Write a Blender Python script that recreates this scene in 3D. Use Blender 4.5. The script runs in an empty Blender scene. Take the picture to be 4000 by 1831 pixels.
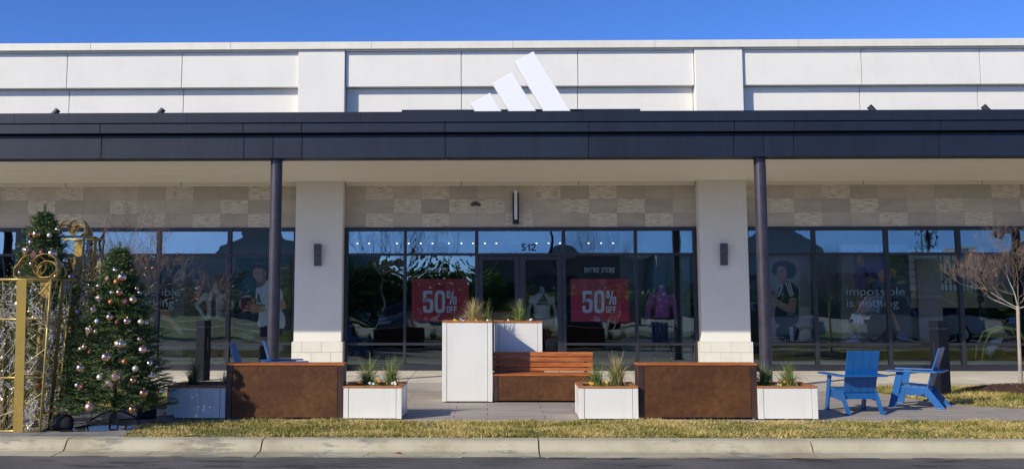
import bpy, bmesh, math, random
import numpy as np
from mathutils import Vector, Matrix
random.seed(7); rng = np.random.default_rng(7)
R = math.radians; PI = math.pi
scn = bpy.context.scene
col = scn.collection

# ------------------------------------------------------------------ camera
def rz(a): return Matrix.Rotation(a, 4, 'Z')
def rx(a): return Matrix.Rotation(a, 4, 'X')
cam_d = bpy.data.cameras.new("camera"); cam = bpy.data.objects.new("camera", cam_d); col.objects.link(cam)
cam_d.sensor_width = 36; cam_d.lens = 36.0
cam_d.shift_x = 0.04377; cam_d.shift_y = -0.04892
cam_d.clip_start = 0.1; cam_d.clip_end = 2000
cam.matrix_world = Matrix.Translation((0, -22.3115, 1.5798)) @ rz(0.0194115) @ rx(PI/2 + 0.109014) @ rz(-0.000598)
scn.camera = cam

# ------------------------------------------------------------------ light
SUN_DIR = Vector((1.12, 1.0, -0.80)).normalized()          # direction the light travels
sun_el = math.asin(-SUN_DIR.z)
world = bpy.data.worlds.new("World"); scn.world = world; world.use_nodes = True
wn = world.node_tree; wn.nodes.clear()
sky = wn.nodes.new('ShaderNodeTexSky'); sky.sky_type = 'NISHITA'; sky.sun_disc = False
sky.sun_elevation = sun_el
sky.sun_rotation = math.atan2(-SUN_DIR.x, -SUN_DIR.y)
sky.altitude = 900; sky.air_density = 0.32; sky.dust_density = 0.5; sky.ozone_density = 5.0
hs = wn.nodes.new('ShaderNodeHueSaturation'); hs.inputs['Saturation'].default_value = 1.10
hs.inputs['Hue'].default_value = 0.505
bg = wn.nodes.new('ShaderNodeBackground'); bg.inputs['Strength'].default_value = 0.146
wo = wn.nodes.new('ShaderNodeOutputWorld')
wn.links.new(sky.outputs[0], hs.inputs['Color']); wn.links.new(hs.outputs[0], bg.inputs['Color'])
wn.links.new(bg.outputs[0], wo.inputs['Surface'])
sd = bpy.data.lights.new("sun", 'SUN'); sd.energy = 2.25; sd.angle = R(0.53); sd.color = (1.0, 0.915, 0.74)
so = bpy.data.objects.new("sun", sd); col.objects.link(so)
so.rotation_euler = SUN_DIR.to_track_quat('-Z', 'Y').to_euler(); so.location = (-30, -30, 30)
scn.view_settings.view_transform = 'Standard'; scn.view_settings.look = 'None'
scn.view_settings.exposure = 1.05; scn.view_settings.gamma = 1.0
scn.cycles.max_bounces = 8; scn.cycles.transparent_max_bounces = 16
scn.cycles.diffuse_bounces = 7; scn.cycles.caustics_reflective = False; scn.cycles.caustics_refractive = False

# ------------------------------------------------------------------ materials
def newmat(name):
    m = bpy.data.materials.new(name); m.use_nodes = True
    return m, m.node_tree, m.node_tree.nodes['Principled BSDF']
def N(nt, t, **kw):
    n = nt.nodes.new(t)
    for k, v in kw.items():
        if k in n.inputs: n.inputs[k].default_value = v
        else: setattr(n, k, v)
    return n
def ramp(nt, fac, stops):
    r = nt.nodes.new('ShaderNodeValToRGB'); cr = r.color_ramp
    while len(cr.elements) < len(stops): cr.elements.new(0.5)
    for e, (p, c) in zip(cr.elements, stops):
        e.position = p; e.color = (c[0], c[1], c[2], 1)
    nt.links.new(fac, r.inputs[0]); return r
def sc3(c, k): return tuple(min(1, max(0, v*k)) for v in c)
def mat(name, c, rough=0.5, metal=0.0, var=0.12, scale=3.0, bump=0.0, bscale=40.0, stretch=(1,1,1), spec=0.5, c2=None, island=0.0, coat=0.0, streak=0.0):
    m, nt, p = newmat(name)
    tc = N(nt, 'ShaderNodeTexCoord'); mp = N(nt, 'ShaderNodeMapping'); mp.inputs['Scale'].default_value = stretch
    nt.links.new(tc.outputs['Object'], mp.inputs[0])
    n = N(nt, 'ShaderNodeTexNoise', Scale=scale, Detail=6.0, Roughness=0.62)
    nt.links.new(mp.outputs[0], n.inputs['Vector'])
    c2 = c2 or sc3(c, 1-var*1.6); hi = sc3(c, 1+var*0.6)
    r = ramp(nt, n.outputs['Fac'], [(0.30, c2), (0.52, c), (0.72, hi)])
    out = r.outputs[0]
    if island:
        g = N(nt, 'ShaderNodeNewGeometry'); h = N(nt, 'ShaderNodeHueSaturation')
        mr = N(nt, 'ShaderNodeMapRange'); mr.inputs['To Min'].default_value = 1-island; mr.inputs['To Max'].default_value = 1+island
        nt.links.new(g.outputs['Random Per Island'], mr.inputs[0]); nt.links.new(mr.outputs[0], h.inputs['Value'])
        nt.links.new(out, h.inputs['Color']); out = h.outputs[0]
    if streak:
        m3 = N(nt, 'ShaderNodeMapping'); m3.inputs['Scale'].default_value = (4.5,4.5,0.45); nt.links.new(tc.outputs['Object'], m3.inputs[0])
        n3 = N(nt, 'ShaderNodeTexNoise', Scale=1.0, Detail=7.0, Roughness=0.7); nt.links.new(m3.outputs[0], n3.inputs['Vector'])
        r3 = ramp(nt, n3.outputs['Fac'], [(0.36,(1-streak,1-streak*1.1,1-streak*1.3)),(0.52,(1,1,1))])
        mq = N(nt, 'ShaderNodeMix', data_type='RGBA', blend_type='MULTIPLY'); mq.inputs[0].default_value = 1.0
        nt.links.new(out, mq.inputs[6]); nt.links.new(r3.outputs[0], mq.inputs[7]); out = mq.outputs[2]
    nt.links.new(out, p.inputs['Base Color'])
    p.inputs['Roughness'].default_value = rough; p.inputs['Metallic'].default_value = metal
    p.inputs['Specular IOR Level'].default_value = spec
    if coat: p.inputs['Coat Weight'].default_value = coat; p.inputs['Coat Roughness'].default_value = 0.12
    if bump:
        b = N(nt, 'ShaderNodeBump', Strength=bump, Distance=0.01)
        n2 = N(nt, 'ShaderNodeTexNoise', Scale=bscale, Detail=5.0)
        nt.links.new(mp.outputs[0], n2.inputs['Vector']); nt.links.new(n2.outputs['Fac'], b.inputs['Height'])
        nt.links.new(b.outputs[0], p.inputs['Normal'])
    return m
def leafmat(name, stops, rough=0.6, patch=None, trans=0.25):
    """colour picked per leaf/blade, optionally shifted by large patches"""
    m, nt, p = newmat(name)
    g = N(nt, 'ShaderNodeNewGeometry'); fac = g.outputs['Random Per Island']
    if patch:
        tc = N(nt, 'ShaderNodeTexCoord'); n = N(nt, 'ShaderNodeTexNoise', Scale=patch[0], Detail=4.0, Roughness=0.65)
        nt.links.new(tc.outputs['Object'], n.inputs['Vector'])
        a = N(nt, 'ShaderNodeMath', operation='MULTIPLY_ADD'); a.inputs[1].default_value = patch[1]; a.inputs[2].default_value = -patch[1]*0.5
        nt.links.new(n.outputs['Fac'], a.inputs[0])
        b = N(nt, 'ShaderNodeMath', operation='ADD', use_clamp=True)
        nt.links.new(fac, b.inputs[0]); nt.links.new(a.outputs[0], b.inputs[1]); fac = b.outputs[0]
    r = ramp(nt, fac, stops); nt.links.new(r.outputs[0], p.inputs['Base Color'])
    p.inputs['Roughness'].default_value = rough; p.inputs['Specular IOR Level'].default_value = 0.3
    if trans:
        t = N(nt, 'ShaderNodeBsdfTranslucent'); nt.links.new(r.outputs[0], t.inputs['Color'])
        mx = N(nt, 'ShaderNodeMixShader'); mx.inputs[0].default_value = trans
        nt.links.new(p.outputs[0], mx.inputs[1]); nt.links.new(t.outputs[0], mx.inputs[2])
        nt.links.new(mx.outputs[0], nt.nodes['Material Output'].inputs['Surface'])
    return m
def flat(name, c, rough=0.7, metal=0.0, spec=0.3): return mat(name, c, rough, metal, var=0.05, scale=8, spec=spec)
def emit(name, c, s):
    m, nt, p = newmat(name); p.inputs['Base Color'].default_value = (*c, 1)
    p.inputs['Emission Color'].default_value = (*c, 1); p.inputs['Emission Strength'].default_value = s
    return m

MT = {}
MT['stucco'] = mat('white_stucco', (0.74,0.72,0.665), 0.9, var=0.03, streak=0.012, scale=1.3, bump=0.25, bscale=140, spec=0.2)
MT['stucco_g'] = mat('grey_white_stucco', (0.60,0.60,0.585), 0.9, var=0.05, scale=1.6, bump=0.3, bscale=120, spec=0.2)
MT['coping'] = mat('cream_metal_coping', (0.72,0.69,0.59), 0.5, var=0.04, streak=0.03)
MT['fascia'] = mat('charcoal_blue_metal', (0.013,0.020,0.038), 0.5, var=0.10, scale=0.8, spec=0.3, island=0.08, bump=0.5, bscale=1.6, streak=0.18)
MT['soffit'] = mat('beige_soffit_metal', (0.90,0.86,0.74), 0.55, var=0.03, scale=2, stretch=(0.3,6,1))
MT['steel'] = mat('dark_bronze_steel', (0.040,0.034,0.045), 0.38, var=0.25, scale=5, bump=0.12, bscale=60, spec=0.5)
MT['frame'] = mat('dark_anodised_frame', (0.022,0.022,0.030), 0.4, var=0.15, scale=2)
MT['gap'] = flat('dark_gap', (0.012,0.012,0.013), 0.9)
MT['tile'] = mat('honed_limestone_tile', (0.49,0.435,0.365), 0.62, var=0.10, scale=2.2, stretch=(1,1,2.2), island=0.13, bump=0.05, bscale=60)
MT['grout'] = flat('grey_grout', (0.22,0.20,0.17), 0.9)
def ribbed():
    m, nt, p = newmat('split_face_limestone_tile')
    tc = N(nt,'ShaderNodeTexCoord'); mp = N(nt,'ShaderNodeMapping'); mp.inputs['Scale'].default_value = (5,1,48)
    nt.links.new(tc.outputs['Object'], mp.inputs[0])
    n = N(nt,'ShaderNodeTexNoise', Scale=1.0, Detail=3.0, Roughness=0.7); nt.links.new(mp.outputs[0], n.inputs['Vector'])
    r = ramp(nt, n.outputs['Fac'], [(0.34,(0.24,0.20,0.155)),(0.44,(0.56,0.50,0.42)),(0.66,(0.76,0.70,0.60))])
    nt.links.new(r.outputs[0], p.inputs['Base Color']); p.inputs['Roughness'].default_value = 0.8
    b = N(nt,'ShaderNodeBump', Strength=0.35, Distance=0.012); nt.links.new(n.outputs['Fac'], b.inputs['Height']); nt.links.new(b.outputs[0], p.inputs['Normal'])
    return m
MT['rib'] = ribbed()
MT['stone'] = mat('cream_limestone_block', (0.66,0.64,0.57), 0.8, var=0.05, scale=4, bump=0.15, bscale=60, island=0.03)
MT['white_panel'] = mat('white_powder_coat', (0.72,0.71,0.665), 0.32, var=0.03, streak=0.06, scale=1.5, spec=0.45)
def corten():
    m, nt, p = newmat('rust_brown_laminate')
    tc = N(nt,'ShaderNodeTexCoord')
    n = N(nt,'ShaderNodeTexNoise', Scale=11.0, Detail=9.0, Roughness=0.72, Distortion=0.6)
    n2 = N(nt,'ShaderNodeTexNoise', Scale=1.6, Detail=3.0)
    nt.links.new(tc.outputs['Object'], n.inputs['Vector']); nt.links.new(tc.outputs['Object'], n2.inputs['Vector'])
    mx = N(nt,'ShaderNodeMath', operation='MULTIPLY_ADD'); mx.inputs[1].default_value = 0.4; nt.links.new(n2.outputs['Fac'], mx.inputs[0])
    s = N(nt,'ShaderNodeMath', operation='MULTIPLY'); s.inputs[1].default_value = 0.62; nt.links.new(n.outputs['Fac'], s.inputs[0]); nt.links.new(s.outputs[0], mx.inputs[2])
    r = ramp(nt, mx.outputs[0], [(0.38,(0.058,0.024,0.010)),(0.50,(0.084,0.035,0.014)),(0.60,(0.115,0.049,0.018)),(0.72,(0.17,0.074,0.025))])
    nt.links.new(r.outputs[0], p.inputs['Base Color']); p.inputs['Roughness'].default_value = 0.6; p.inputs['Specular IOR Level'].default_value = 0.25
    return m
MT['corten'] = corten()
MT['corten_post'] = mat('dark_brown_post', (0.055,0.028,0.022), 0.38, var=0.35, scale=6)
def wood(name, a, b, st):
    m, nt, p = newmat(name); tc = N(nt,'ShaderNodeTexCoord'); mp = N(nt,'ShaderNodeMapping'); mp.inputs['Scale'].default_value = st
    nt.links.new(tc.outputs['Object'], mp.inputs[0])
    n = N(nt,'ShaderNodeTexNoise', Scale=2.0, Detail=7.0, Roughness=0.6, Distortion=0.6); nt.links.new(mp.outputs[0], n.inputs['Vector'])
    r = ramp(nt, n.outputs['Fac'], [(0.32,a),(0.50,tuple((x+y)/2 for x,y in zip(a,b))),(0.66,b)])
    nt.links.new(r.outputs[0], p.inputs['Base Color']); p.inputs['Roughness'].default_value = 0.5; p.inputs['Specular IOR Level'].default_value = 0.25
    return m
MT['wood'] = wood('orange_brown_timber', (0.27,0.072,0.018), (0.52,0.175,0.050), (1.5,14,14))
MT['wood_rim'] = wood('brown_timber_rim', (0.28,0.105,0.036), (0.46,0.19,0.072), (2,10,10))
MT['soil'] = mat('dark_soil', (0.035,0.025,0.018), 0.95, var=0.5, scale=25, bump=0.8, bscale=60)
MT['blue'] = mat('glossy_blue_polymer', (0.010,0.105,0.33), 0.33, var=0.06, scale=4, spec=0.5, bump=0.06, bscale=90)
MT['gold'] = mat('gold_paint', (0.36,0.245,0.050), 0.5, 0.25, var=0.10, scale=5)
MT['gold_satin'] = mat('satin_gold', (0.52,0.37,0.12), 0.36, 0.5, var=0.08, scale=6)
MT['wire'] = mat('dull_gold_wire', (0.34,0.28,0.12), 0.45, 0.4, var=0.15, scale=9)
MT['silver_wire'] = mat('silver_light_cord', (0.46,0.43,0.36), 0.45, 0.2, var=0.15, scale=9)
MT['bulb'] = mat('clear_white_bulb', (0.52,0.50,0.46), 0.2, 0.0, var=0.02)
MT['black'] = mat('black_fabric', (0.018,0.018,0.020), 0.75, var=0.3, scale=9, bump=0.5, bscale=12)
MT['blackmetal'] = mat('black_metal', (0.014,0.014,0.016), 0.4, var=0.2)
MT['darkgrey'] = mat('dark_grey_metal', (0.075,0.072,0.075), 0.45, var=0.08)
MT['lens'] = mat('frosted_lens', (0.75,0.78,0.85), 0.3, var=0.02)
MT['bark'] = mat('pale_grey_bark', (0.36,0.31,0.25), 0.85, var=0.25, scale=9, bump=0.6, bscale=30, stretch=(1,1,0.4))
MT['twig'] = mat('dark_twig', (0.19,0.135,0.105), 0.85, var=0.3, scale=8)
MT['dryleaf'] = leafmat('dry_copper_leaf', [(0,(0.22,0.08,0.035)),(0.5,(0.42,0.18,0.08)),(1,(0.55,0.30,0.15))])
MT['needle'] = leafmat('fir_needles', [(0.0,(0.008,0.040,0.026)),(0.38,(0.022,0.075,0.038)),(0.60,(0.07,0.14,0.042)),(0.80,(0.20,0.25,0.06)),(1.0,(0.36,0.38,0.12))], patch=(5.0,0.5), trans=0.08)
MT['lawn'] = leafmat('lawn_blades', [(0.0,(0.09,0.125,0.018)),(0.24,(0.20,0.22,0.035)),(0.46,(0.44,0.35,0.10)),(1.0,(0.74,0.57,0.25))], patch=(1.15,2.6), trans=0.2)
MT['grass_g'] = leafmat('green_grass_blades', [(0.0,(0.06,0.11,0.02)),(0.5,(0.16,0.23,0.05)),(0.8,(0.32,0.36,0.11)),(1.0,(0.50,0.46,0.22))])
MT['grass_s'] = leafmat('straw_grass_blades', [(0.0,(0.20,0.19,0.06)),(0.4,(0.48,0.38,0.15)),(0.8,(0.68,0.54,0.26)),(1.0,(0.78,0.66,0.38))])
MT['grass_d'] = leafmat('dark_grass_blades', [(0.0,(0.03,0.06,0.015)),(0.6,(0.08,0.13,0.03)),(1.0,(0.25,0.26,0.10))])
MT['leafy'] = leafmat('bedding_leaves', [(0.0,(0.04,0.10,0.02)),(0.6,(0.12,0.22,0.04)),(1.0,(0.28,0.36,0.09))])
for k, c in dict(yellow=(0.80,0.62,0.03), orange=(0.75,0.27,0.03), white=(0.78,0.78,0.76), violet=(0.42,0.38,0.62)).items():
    MT['bloom_'+k] = mat(k+'_petals', c, 0.6, var=0.1, scale=40)
MT['mulch'] = mat('brown_mulch', (0.07,0.035,0.022), 0.95, var=0.5, scale=14, bump=1, bscale=40)
MT['rubber'] = mat('black_rubber', (0.02,0.02,0.02), 0.8)
MT['carglass'] = mat('dark_car_glass', (0.02,0.025,0.03), 0.05, var=0.02)
MT['chrome'] = mat('bright_rim_metal', (0.55,0.55,0.57), 0.25, 0.9)
MT['headlamp'] = mat('clear_headlamp', (0.8,0.8,0.82), 0.08)

def glass_mat():
    m, nt, p = newmat('tinted_shop_glass'); nt.nodes.remove(p)
    tr = N(nt,'ShaderNodeBsdfTransparent'); tr.inputs[0].default_value = (0.93,0.99,0.97,1)
    gl = N(nt,'ShaderNodeBsdfGlossy'); gl.inputs['Roughness'].default_value = 0.0; gl.inputs['Color'].default_value = (0.74,0.92,0.95,1)
    tc = N(nt,'ShaderNodeTexCoord')
    n = N(nt,'ShaderNodeTexNoise', Scale=1.4, Detail=2.0, Roughness=0.5); nt.links.new(tc.outputs['Object'], n.inputs['Vector'])
    b = N(nt,'ShaderNodeBump', Strength=1.0, Distance=0.0011); nt.links.new(n.outputs['Fac'], b.inputs['Height'])
    nt.links.new(b.outputs[0], gl.inputs['Normal'])
    fr = N(nt,'ShaderNodeFresnel', IOR=1.5); ma = N(nt,'ShaderNodeMath', operation='ADD', use_clamp=True); ma.inputs[1].default_value = 0.15
    nt.links.new(fr.outputs[0], ma.inputs[0])
    mx = N(nt,'ShaderNodeMixShader'); nt.links.new(ma.outputs[0], mx.inputs[0]); nt.links.new(tr.outputs[0], mx.inputs[1]); nt.links.new(gl.outputs[0], mx.inputs[2])
    nt.links.new(mx.outputs[0], nt.nodes['Material Output'].inputs['Surface'])
    return m
MT['glass'] = glass_mat()

# ------------------------------------------------------------------ mesh helpers
class MB:
    def __init__(s): s.v = []; s.f = []; s.m = []
    def add(s, vs, fs, mi=0):
        o = len(s.v); s.v += [tuple(v) for v in vs]; s.f += [tuple(i+o for i in f) for f in fs]; s.m += [mi]*len(fs); return s
    def box(s, x0, x1, y0, y1, z0, z1, mi=0):
        if x0 > x1: x0, x1 = x1, x0
        if y0 > y1: y0, y1 = y1, y0
        if z0 > z1: z0, z1 = z1, z0
        v = [(x0,y0,z0),(x1,y0,z0),(x1,y1,z0),(x0,y1,z0),(x0,y0,z1),(x1,y0,z1),(x1,y1,z1),(x0,y1,z1)]
        return s.add(v, [(0,3,2,1),(4,5,6,7),(0,1,5,4),(1,2,6,5),(2,3,7,6),(3,0,4,7)], mi)
    def obox(s, M_, sx, sy, sz, mi=0):
        v = [M_ @ Vector((a*sx/2, b*sy/2, c*sz/2)) for c in (-1,1) for a,b in ((-1,-1),(1,-1),(1,1),(-1,1))]
        return s.add(v, [(0,3,2,1),(4,5,6,7),(0,1,5,4),(1,2,6,5),(2,3,7,6),(3,0,4,7)], mi)
    def beam(s, a, b, w, h, up=(0,0,1), mi=0):
        a = Vector(a); b = Vector(b); d = (b-a); L = d.length; d.normalize(); up = Vector(up)
        sx = d.cross(up).normalized(); uz = sx.cross(d).normalized()
        vs = [p + sx*(i*w/2) + uz*(j*h/2) for p in (a,b) for i,j in ((-1,-1),(1,-1),(1,1),(-1,1))]
        return s.add(vs, [(0,1,2,3),(7,6,5,4),(0,4,5,1),(1,5,6,2),(2,6,7,3),(3,7,4,0)], mi)
    def prism(s, pts, axis, a, b, mi=0):
        """polygon pts in the two other axes, extruded along axis from a to b"""
        def mk(p, t):
            return {'x': (t,p[0],p[1]), 'y': (p[0],t,p[1]), 'z': (p[0],p[1],t)}[axis]
        n = len(pts); vs = [mk(p,a) for p in pts]+[mk(p,b) for p in pts]
        fs = [tuple(range(n)), tuple(range(2*n-1,n-1,-1))]+[(i,i+n,(i+1)%n+n,(i+1)%n) for i in range(n)]
        return s.add(vs, fs, mi)
    def tube(s, pts, r, n=8, mi=0, cap=True):
        pts = [Vector(p) for p in pts]; k = len(pts)
        rr = r if isinstance(r, (list,tuple)) else [r]*k
        vs = []; prev = None
        for i, p in enumerate(pts):
            d = (pts[min(i+1,k-1)]-pts[max(i-1,0)])
            d = d.normalized() if d.length > 1e-9 else Vector((0,0,1))
            if prev is None:
                u = d.orthogonal().normalized()
            else:
                u = (prev - d*prev.dot(d)); u = u.normalized() if u.length > 1e-6 else d.orthogonal().normalized()
            prev = u; w = d.cross(u)
            for j in range(n):
                a = 2*PI*j/n; vs.append(p+(u*math.cos(a)+w*math.sin(a))*rr[i])
        fs = [(i*n+j, i*n+(j+1)%n, (i+1)*n+(j+1)%n, (i+1)*n+j) for i in range(k-1) for j in range(n)]
        if cap: fs += [tuple(range(n-1,-1,-1)), tuple((k-1)*n+j for j in range(n))]
        return s.add(vs, fs, mi)
    def lathe(s, prof, c=(0,0,0), n=24, mi=0, sx=1, sy=1):
        vs = []; k = len(prof)
        for r_, z in prof:
            for j in range(n):
                a = 2*PI*j/n; vs.append((c[0]+r_*math.cos(a)*sx, c[1]+r_*math.sin(a)*sy, c[2]+z))
        fs = [(i*n+j, i*n+(j+1)%n, (i+1)*n+(j+1)%n, (i+1)*n+j) for i in range(k-1) for j in range(n)]
        fs += [tuple(range(n-1,-1,-1)), tuple((k-1)*n+j for j in range(n))]
        return s.add(vs, fs, mi)
    def ball(s, c, r, n=12, mi=0, sx=1, sy=1, sz=1):
        prof = [(r*math.sin(PI*i/n)+1e-5, -r*math.cos(PI*i/n)*sz) for i in range(n+1)]
        return s.lathe(prof, c, n*2, mi, sx, sy)
    def build(s, name, mats, parent=None, smooth=False, bevel=0, loc=None, rot=None, recalc=True):
        me = bpy.data.meshes.new(name); me.from_pydata([tuple(v) for v in s.v], [], s.f)
        if not isinstance(mats, (list,tuple)): mats = [mats]
        for m in mats: me.materials.append(MT[m] if isinstance(m, str) else m)
        if len(mats) > 1: me.polygons.foreach_set('material_index', s.m)
        if smooth: me.polygons.foreach_set('use_smooth', [True]*len(me.polygons))
        me.update()
        if recalc:
            bm = bmesh.new(); bm.from_mesh(me); bmesh.ops.recalc_face_normals(bm, faces=bm.faces); bm.to_mesh(me); bm.free()
        o = bpy.data.objects.new(name, me); col.objects.link(o)
        if parent: o.parent = parent
        if loc: o.location = loc
        if rot: o.rotation_euler = rot
        if bevel:
            b = o.modifiers.new('bevel','BEVEL'); b.width = bevel; b.segments = 2; b.limit_method = 'ANGLE'; b.angle_limit = R(40)
        return o
def tag(o, label=None, cat=None, group=None, kind=None):
    if label: o['label'] = label
    if cat: o['category'] = cat
    if group: o['group'] = group
    if kind: o['kind'] = kind
    return o
def thing(name, label, cat, loc=(0,0,0), rz_=0, group=None):
    o = bpy.data.objects.new(name, None); col.objects.link(o); o.location = loc; o.rotation_euler = (0,0,rz_)
    o.empty_display_size = 0.2
    return tag(o, label, cat, group)
def dup(root, loc, rz_, label, group=None):
    r = root.copy(); col.objects.link(r); r.location = loc; r.rotation_euler = (0,0,rz_); r['label'] = label
    if group: r['group'] = group
    for ch in list(root.children):
        c = ch.copy(); col.objects.link(c); c.parent = r
        for g in list(ch.children):
            d = g.copy(); col.objects.link(d); d.parent = c
    return r
def quads(name, V, nper, m, parent=None, smooth=False):
    """V: (k, nper, 3) array -> k separate faces"""
    k = V.shape[0]; me = bpy.data.meshes.new(name)
    me.vertices.add(k*nper); me.vertices.foreach_set('co', V.astype(np.float32).ravel())
    me.loops.add(k*nper); me.loops.foreach_set('vertex_index', np.arange(k*nper, dtype=np.int32))
    me.polygons.add(k); me.polygons.foreach_set('loop_start', np.arange(0,k*nper,nper,dtype=np.int32))
    me.polygons.foreach_set('loop_total', np.full(k,nper,dtype=np.int32))
    me.materials.append(MT[m] if isinstance(m,str) else m); me.update(calc_edges=True)
    o = bpy.data.objects.new(name, me); col.objects.link(o)
    if parent: o.parent = parent
    return o
FONT = bpy.data.fonts.load('<builtin>') if False else None
def text_obj(name, s, x0, x1, z0, z1, y, m, parent=None, bold=0.0, depth=0.004, flip=False, space=1.0):
    """flat lettering filling the rectangle x0..x1, z0..z1, on the plane y, read from -y"""
    cu = bpy.data.curves.new(name, 'FONT'); cu.body = s; cu.size = 1; cu.offset = bold; cu.extrude = 0.0; cu.space_character = space
    tmp = bpy.data.objects.new('tmp_text', cu); col.objects.link(tmp)
    dg = bpy.context.evaluated_depsgraph_get()
    me = bpy.data.meshes.new_from_object(tmp.evaluated_get(dg)); bpy.data.objects.remove(tmp); bpy.data.curves.remove(cu)
    n = len(me.vertices); co = np.empty(n*3, np.float32); me.vertices.foreach_get('co', co); co = co.reshape(-1,3)
    a, b = co.min(0), co.max(0)
    u = (co[:,0]-a[0])/(b[0]-a[0]); w = (co[:,1]-a[1])/(b[1]-a[1])
    if flip: u = 1-u
    out = np.stack([x0+u*(x1-x0), np.full(n,y), z0+w*(z1-z0)], 1); me.vertices.foreach_set('co', out.astype(np.float32).ravel())
    me.materials.clear(); me.materials.append(MT[m] if isinstance(m,str) else m); me.update()
    o = bpy.data.objects.new(name, me); col.objects.link(o)
    if parent: o.parent = parent
    if depth:
        sm = o.modifiers.new('thickness','SOLIDIFY'); sm.thickness = depth; sm.offset = 0
    return o

# ------------------------------------------------------------------ ground
def tiled(name, base, dark, w, h, off, mort, mcol, streak=(1,6,1), sscale=2.0, rough=0.75, bump=0.1):
    m, nt, p = newmat(name); tc = N(nt,'ShaderNodeTexCoord'); mp = N(nt,'ShaderNodeMapping'); mp.inputs['Scale'].default_value = streak
    nt.links.new(tc.outputs['Object'], mp.inputs[0])
    n = N(nt,'ShaderNodeTexNoise', Scale=sscale, Detail=7.0, Roughness=0.65); nt.links.new(mp.outputs[0], n.inputs['Vector'])
    r = ramp(nt, n.outputs['Fac'], [(0.33,dark),(0.52,base),(0.7,sc3(base,1.12))])
    b = N(nt,'ShaderNodeTexBrick', offset=off); b.inputs['Scale'].default_value = 1.0; b.inputs['Brick Width'].default_value = w; b.inputs['Row Height'].default_value = h
    b.inputs['Mortar Size'].default_value = mort; b.inputs['Mortar Smooth'].default_value = 0.0
    b.inputs['Color1'].default_value = (1,1,1,1); b.inputs['Color2'].default_value = (0.86,0.86,0.88,1); b.inputs['Mortar'].default_value = (*mcol,1)
    nt.links.new(tc.outputs['Object'], b.inputs['Vector'])
    mx = N(nt,'ShaderNodeMix', data_type='RGBA', blend_type='MULTIPLY'); mx.inputs[0].default_value = 1.0
    nt.links.new(r.outputs[0], mx.inputs[6]); nt.links.new(b.outputs['Color'], mx.inputs[7]); nt.links.new(mx.outputs[2], p.inputs['Base Color'])
    p.inputs['Roughness'].default_value = rough; p.inputs['Specular IOR Level'].default_value = 0.25
    return m
MT['paver'] = tiled('grey_plank_paver', (0.42,0.37,0.32), (0.31,0.28,0.245), 1.2, 0.31, 0.37, 0.006, (0.35,0.34,0.33), (0.5,5,1), 2.5)
MT['walk'] = tiled('broomed_concrete', (0.70,0.655,0.58), (0.60,0.56,0.49), 1.52, 1.56, 0.0, 0.010, (0.45,0.44,0.42), (1,1,1), 1.2)
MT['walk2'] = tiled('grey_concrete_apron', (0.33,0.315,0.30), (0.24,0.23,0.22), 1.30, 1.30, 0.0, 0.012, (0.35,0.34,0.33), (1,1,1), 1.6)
MT['agg'] = mat('exposed_aggregate', (0.50,0.46,0.41), 0.9, var=0.3, scale=90, bump=0.4, bscale=150)
def kerbmat():
    m, nt, p = newmat('cast_concrete_kerb'); tc = N(nt,'ShaderNodeTexCoord')
    n = N(nt,'ShaderNodeTexNoise', Scale=1.4, Detail=8.0, Roughness=0.66); nt.links.new(tc.outputs['Object'], n.inputs['Vector'])
    r = ramp(nt, n.outputs['Fac'], [(0.30,(0.31,0.27,0.175)),(0.48,(0.435,0.395,0.275)),(0.68,(0.51,0.47,0.345))])
    mp = N(nt,'ShaderNodeMapping'); mp.inputs['Scale'].default_value = (3.2,9,14); nt.links.new(tc.outputs['Object'], mp.inputs[0])
    s = N(nt,'ShaderNodeTexNoise', Scale=1.0, Detail=5.0, Roughness=0.75); nt.links.new(mp.outputs[0], s.inputs['Vector'])
    big = N(nt,'ShaderNodeTexNoise', Scale=0.9, Detail=1.0); nt.links.new(tc.outputs['Object'], big.inputs['Vector'])
    mu = N(nt,'ShaderNodeMath', operation='MULTIPLY'); nt.links.new(s.outputs['Fac'], mu.inputs[0]); nt.links.new(big.outputs['Fac'], mu.inputs[1])
    rs = ramp(nt, mu.outputs[0], [(0.275,(0,0,0)),(0.33,(0.6,0.6,0.6))])
    mx = N(nt,'ShaderNodeMix', data_type='RGBA'); nt.links.new(rs.outputs[0], mx.inputs[0]); nt.links.new(r.outputs[0], mx.inputs[6]); mx.inputs[7].default_value = (0.14,0.13,0.12,1)
    nt.links.new(mx.outputs[2], p.inputs['Base Color']); p.inputs['Roughness'].default_value = 0.85
    b = N(nt,'ShaderNodeBump', Strength=0.25, Distance=0.01); n2 = N(nt,'ShaderNodeTexNoise', Scale=70.0, Detail=4.0)
    nt.links.new(tc.outputs['Object'], n2.inputs['Vector']); nt.links.new(n2.outputs['Fac'], b.inputs['Height']); nt.links.new(b.outputs[0], p.inputs['Normal'])
    return m
MT['kerb'] = kerbmat()
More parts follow.
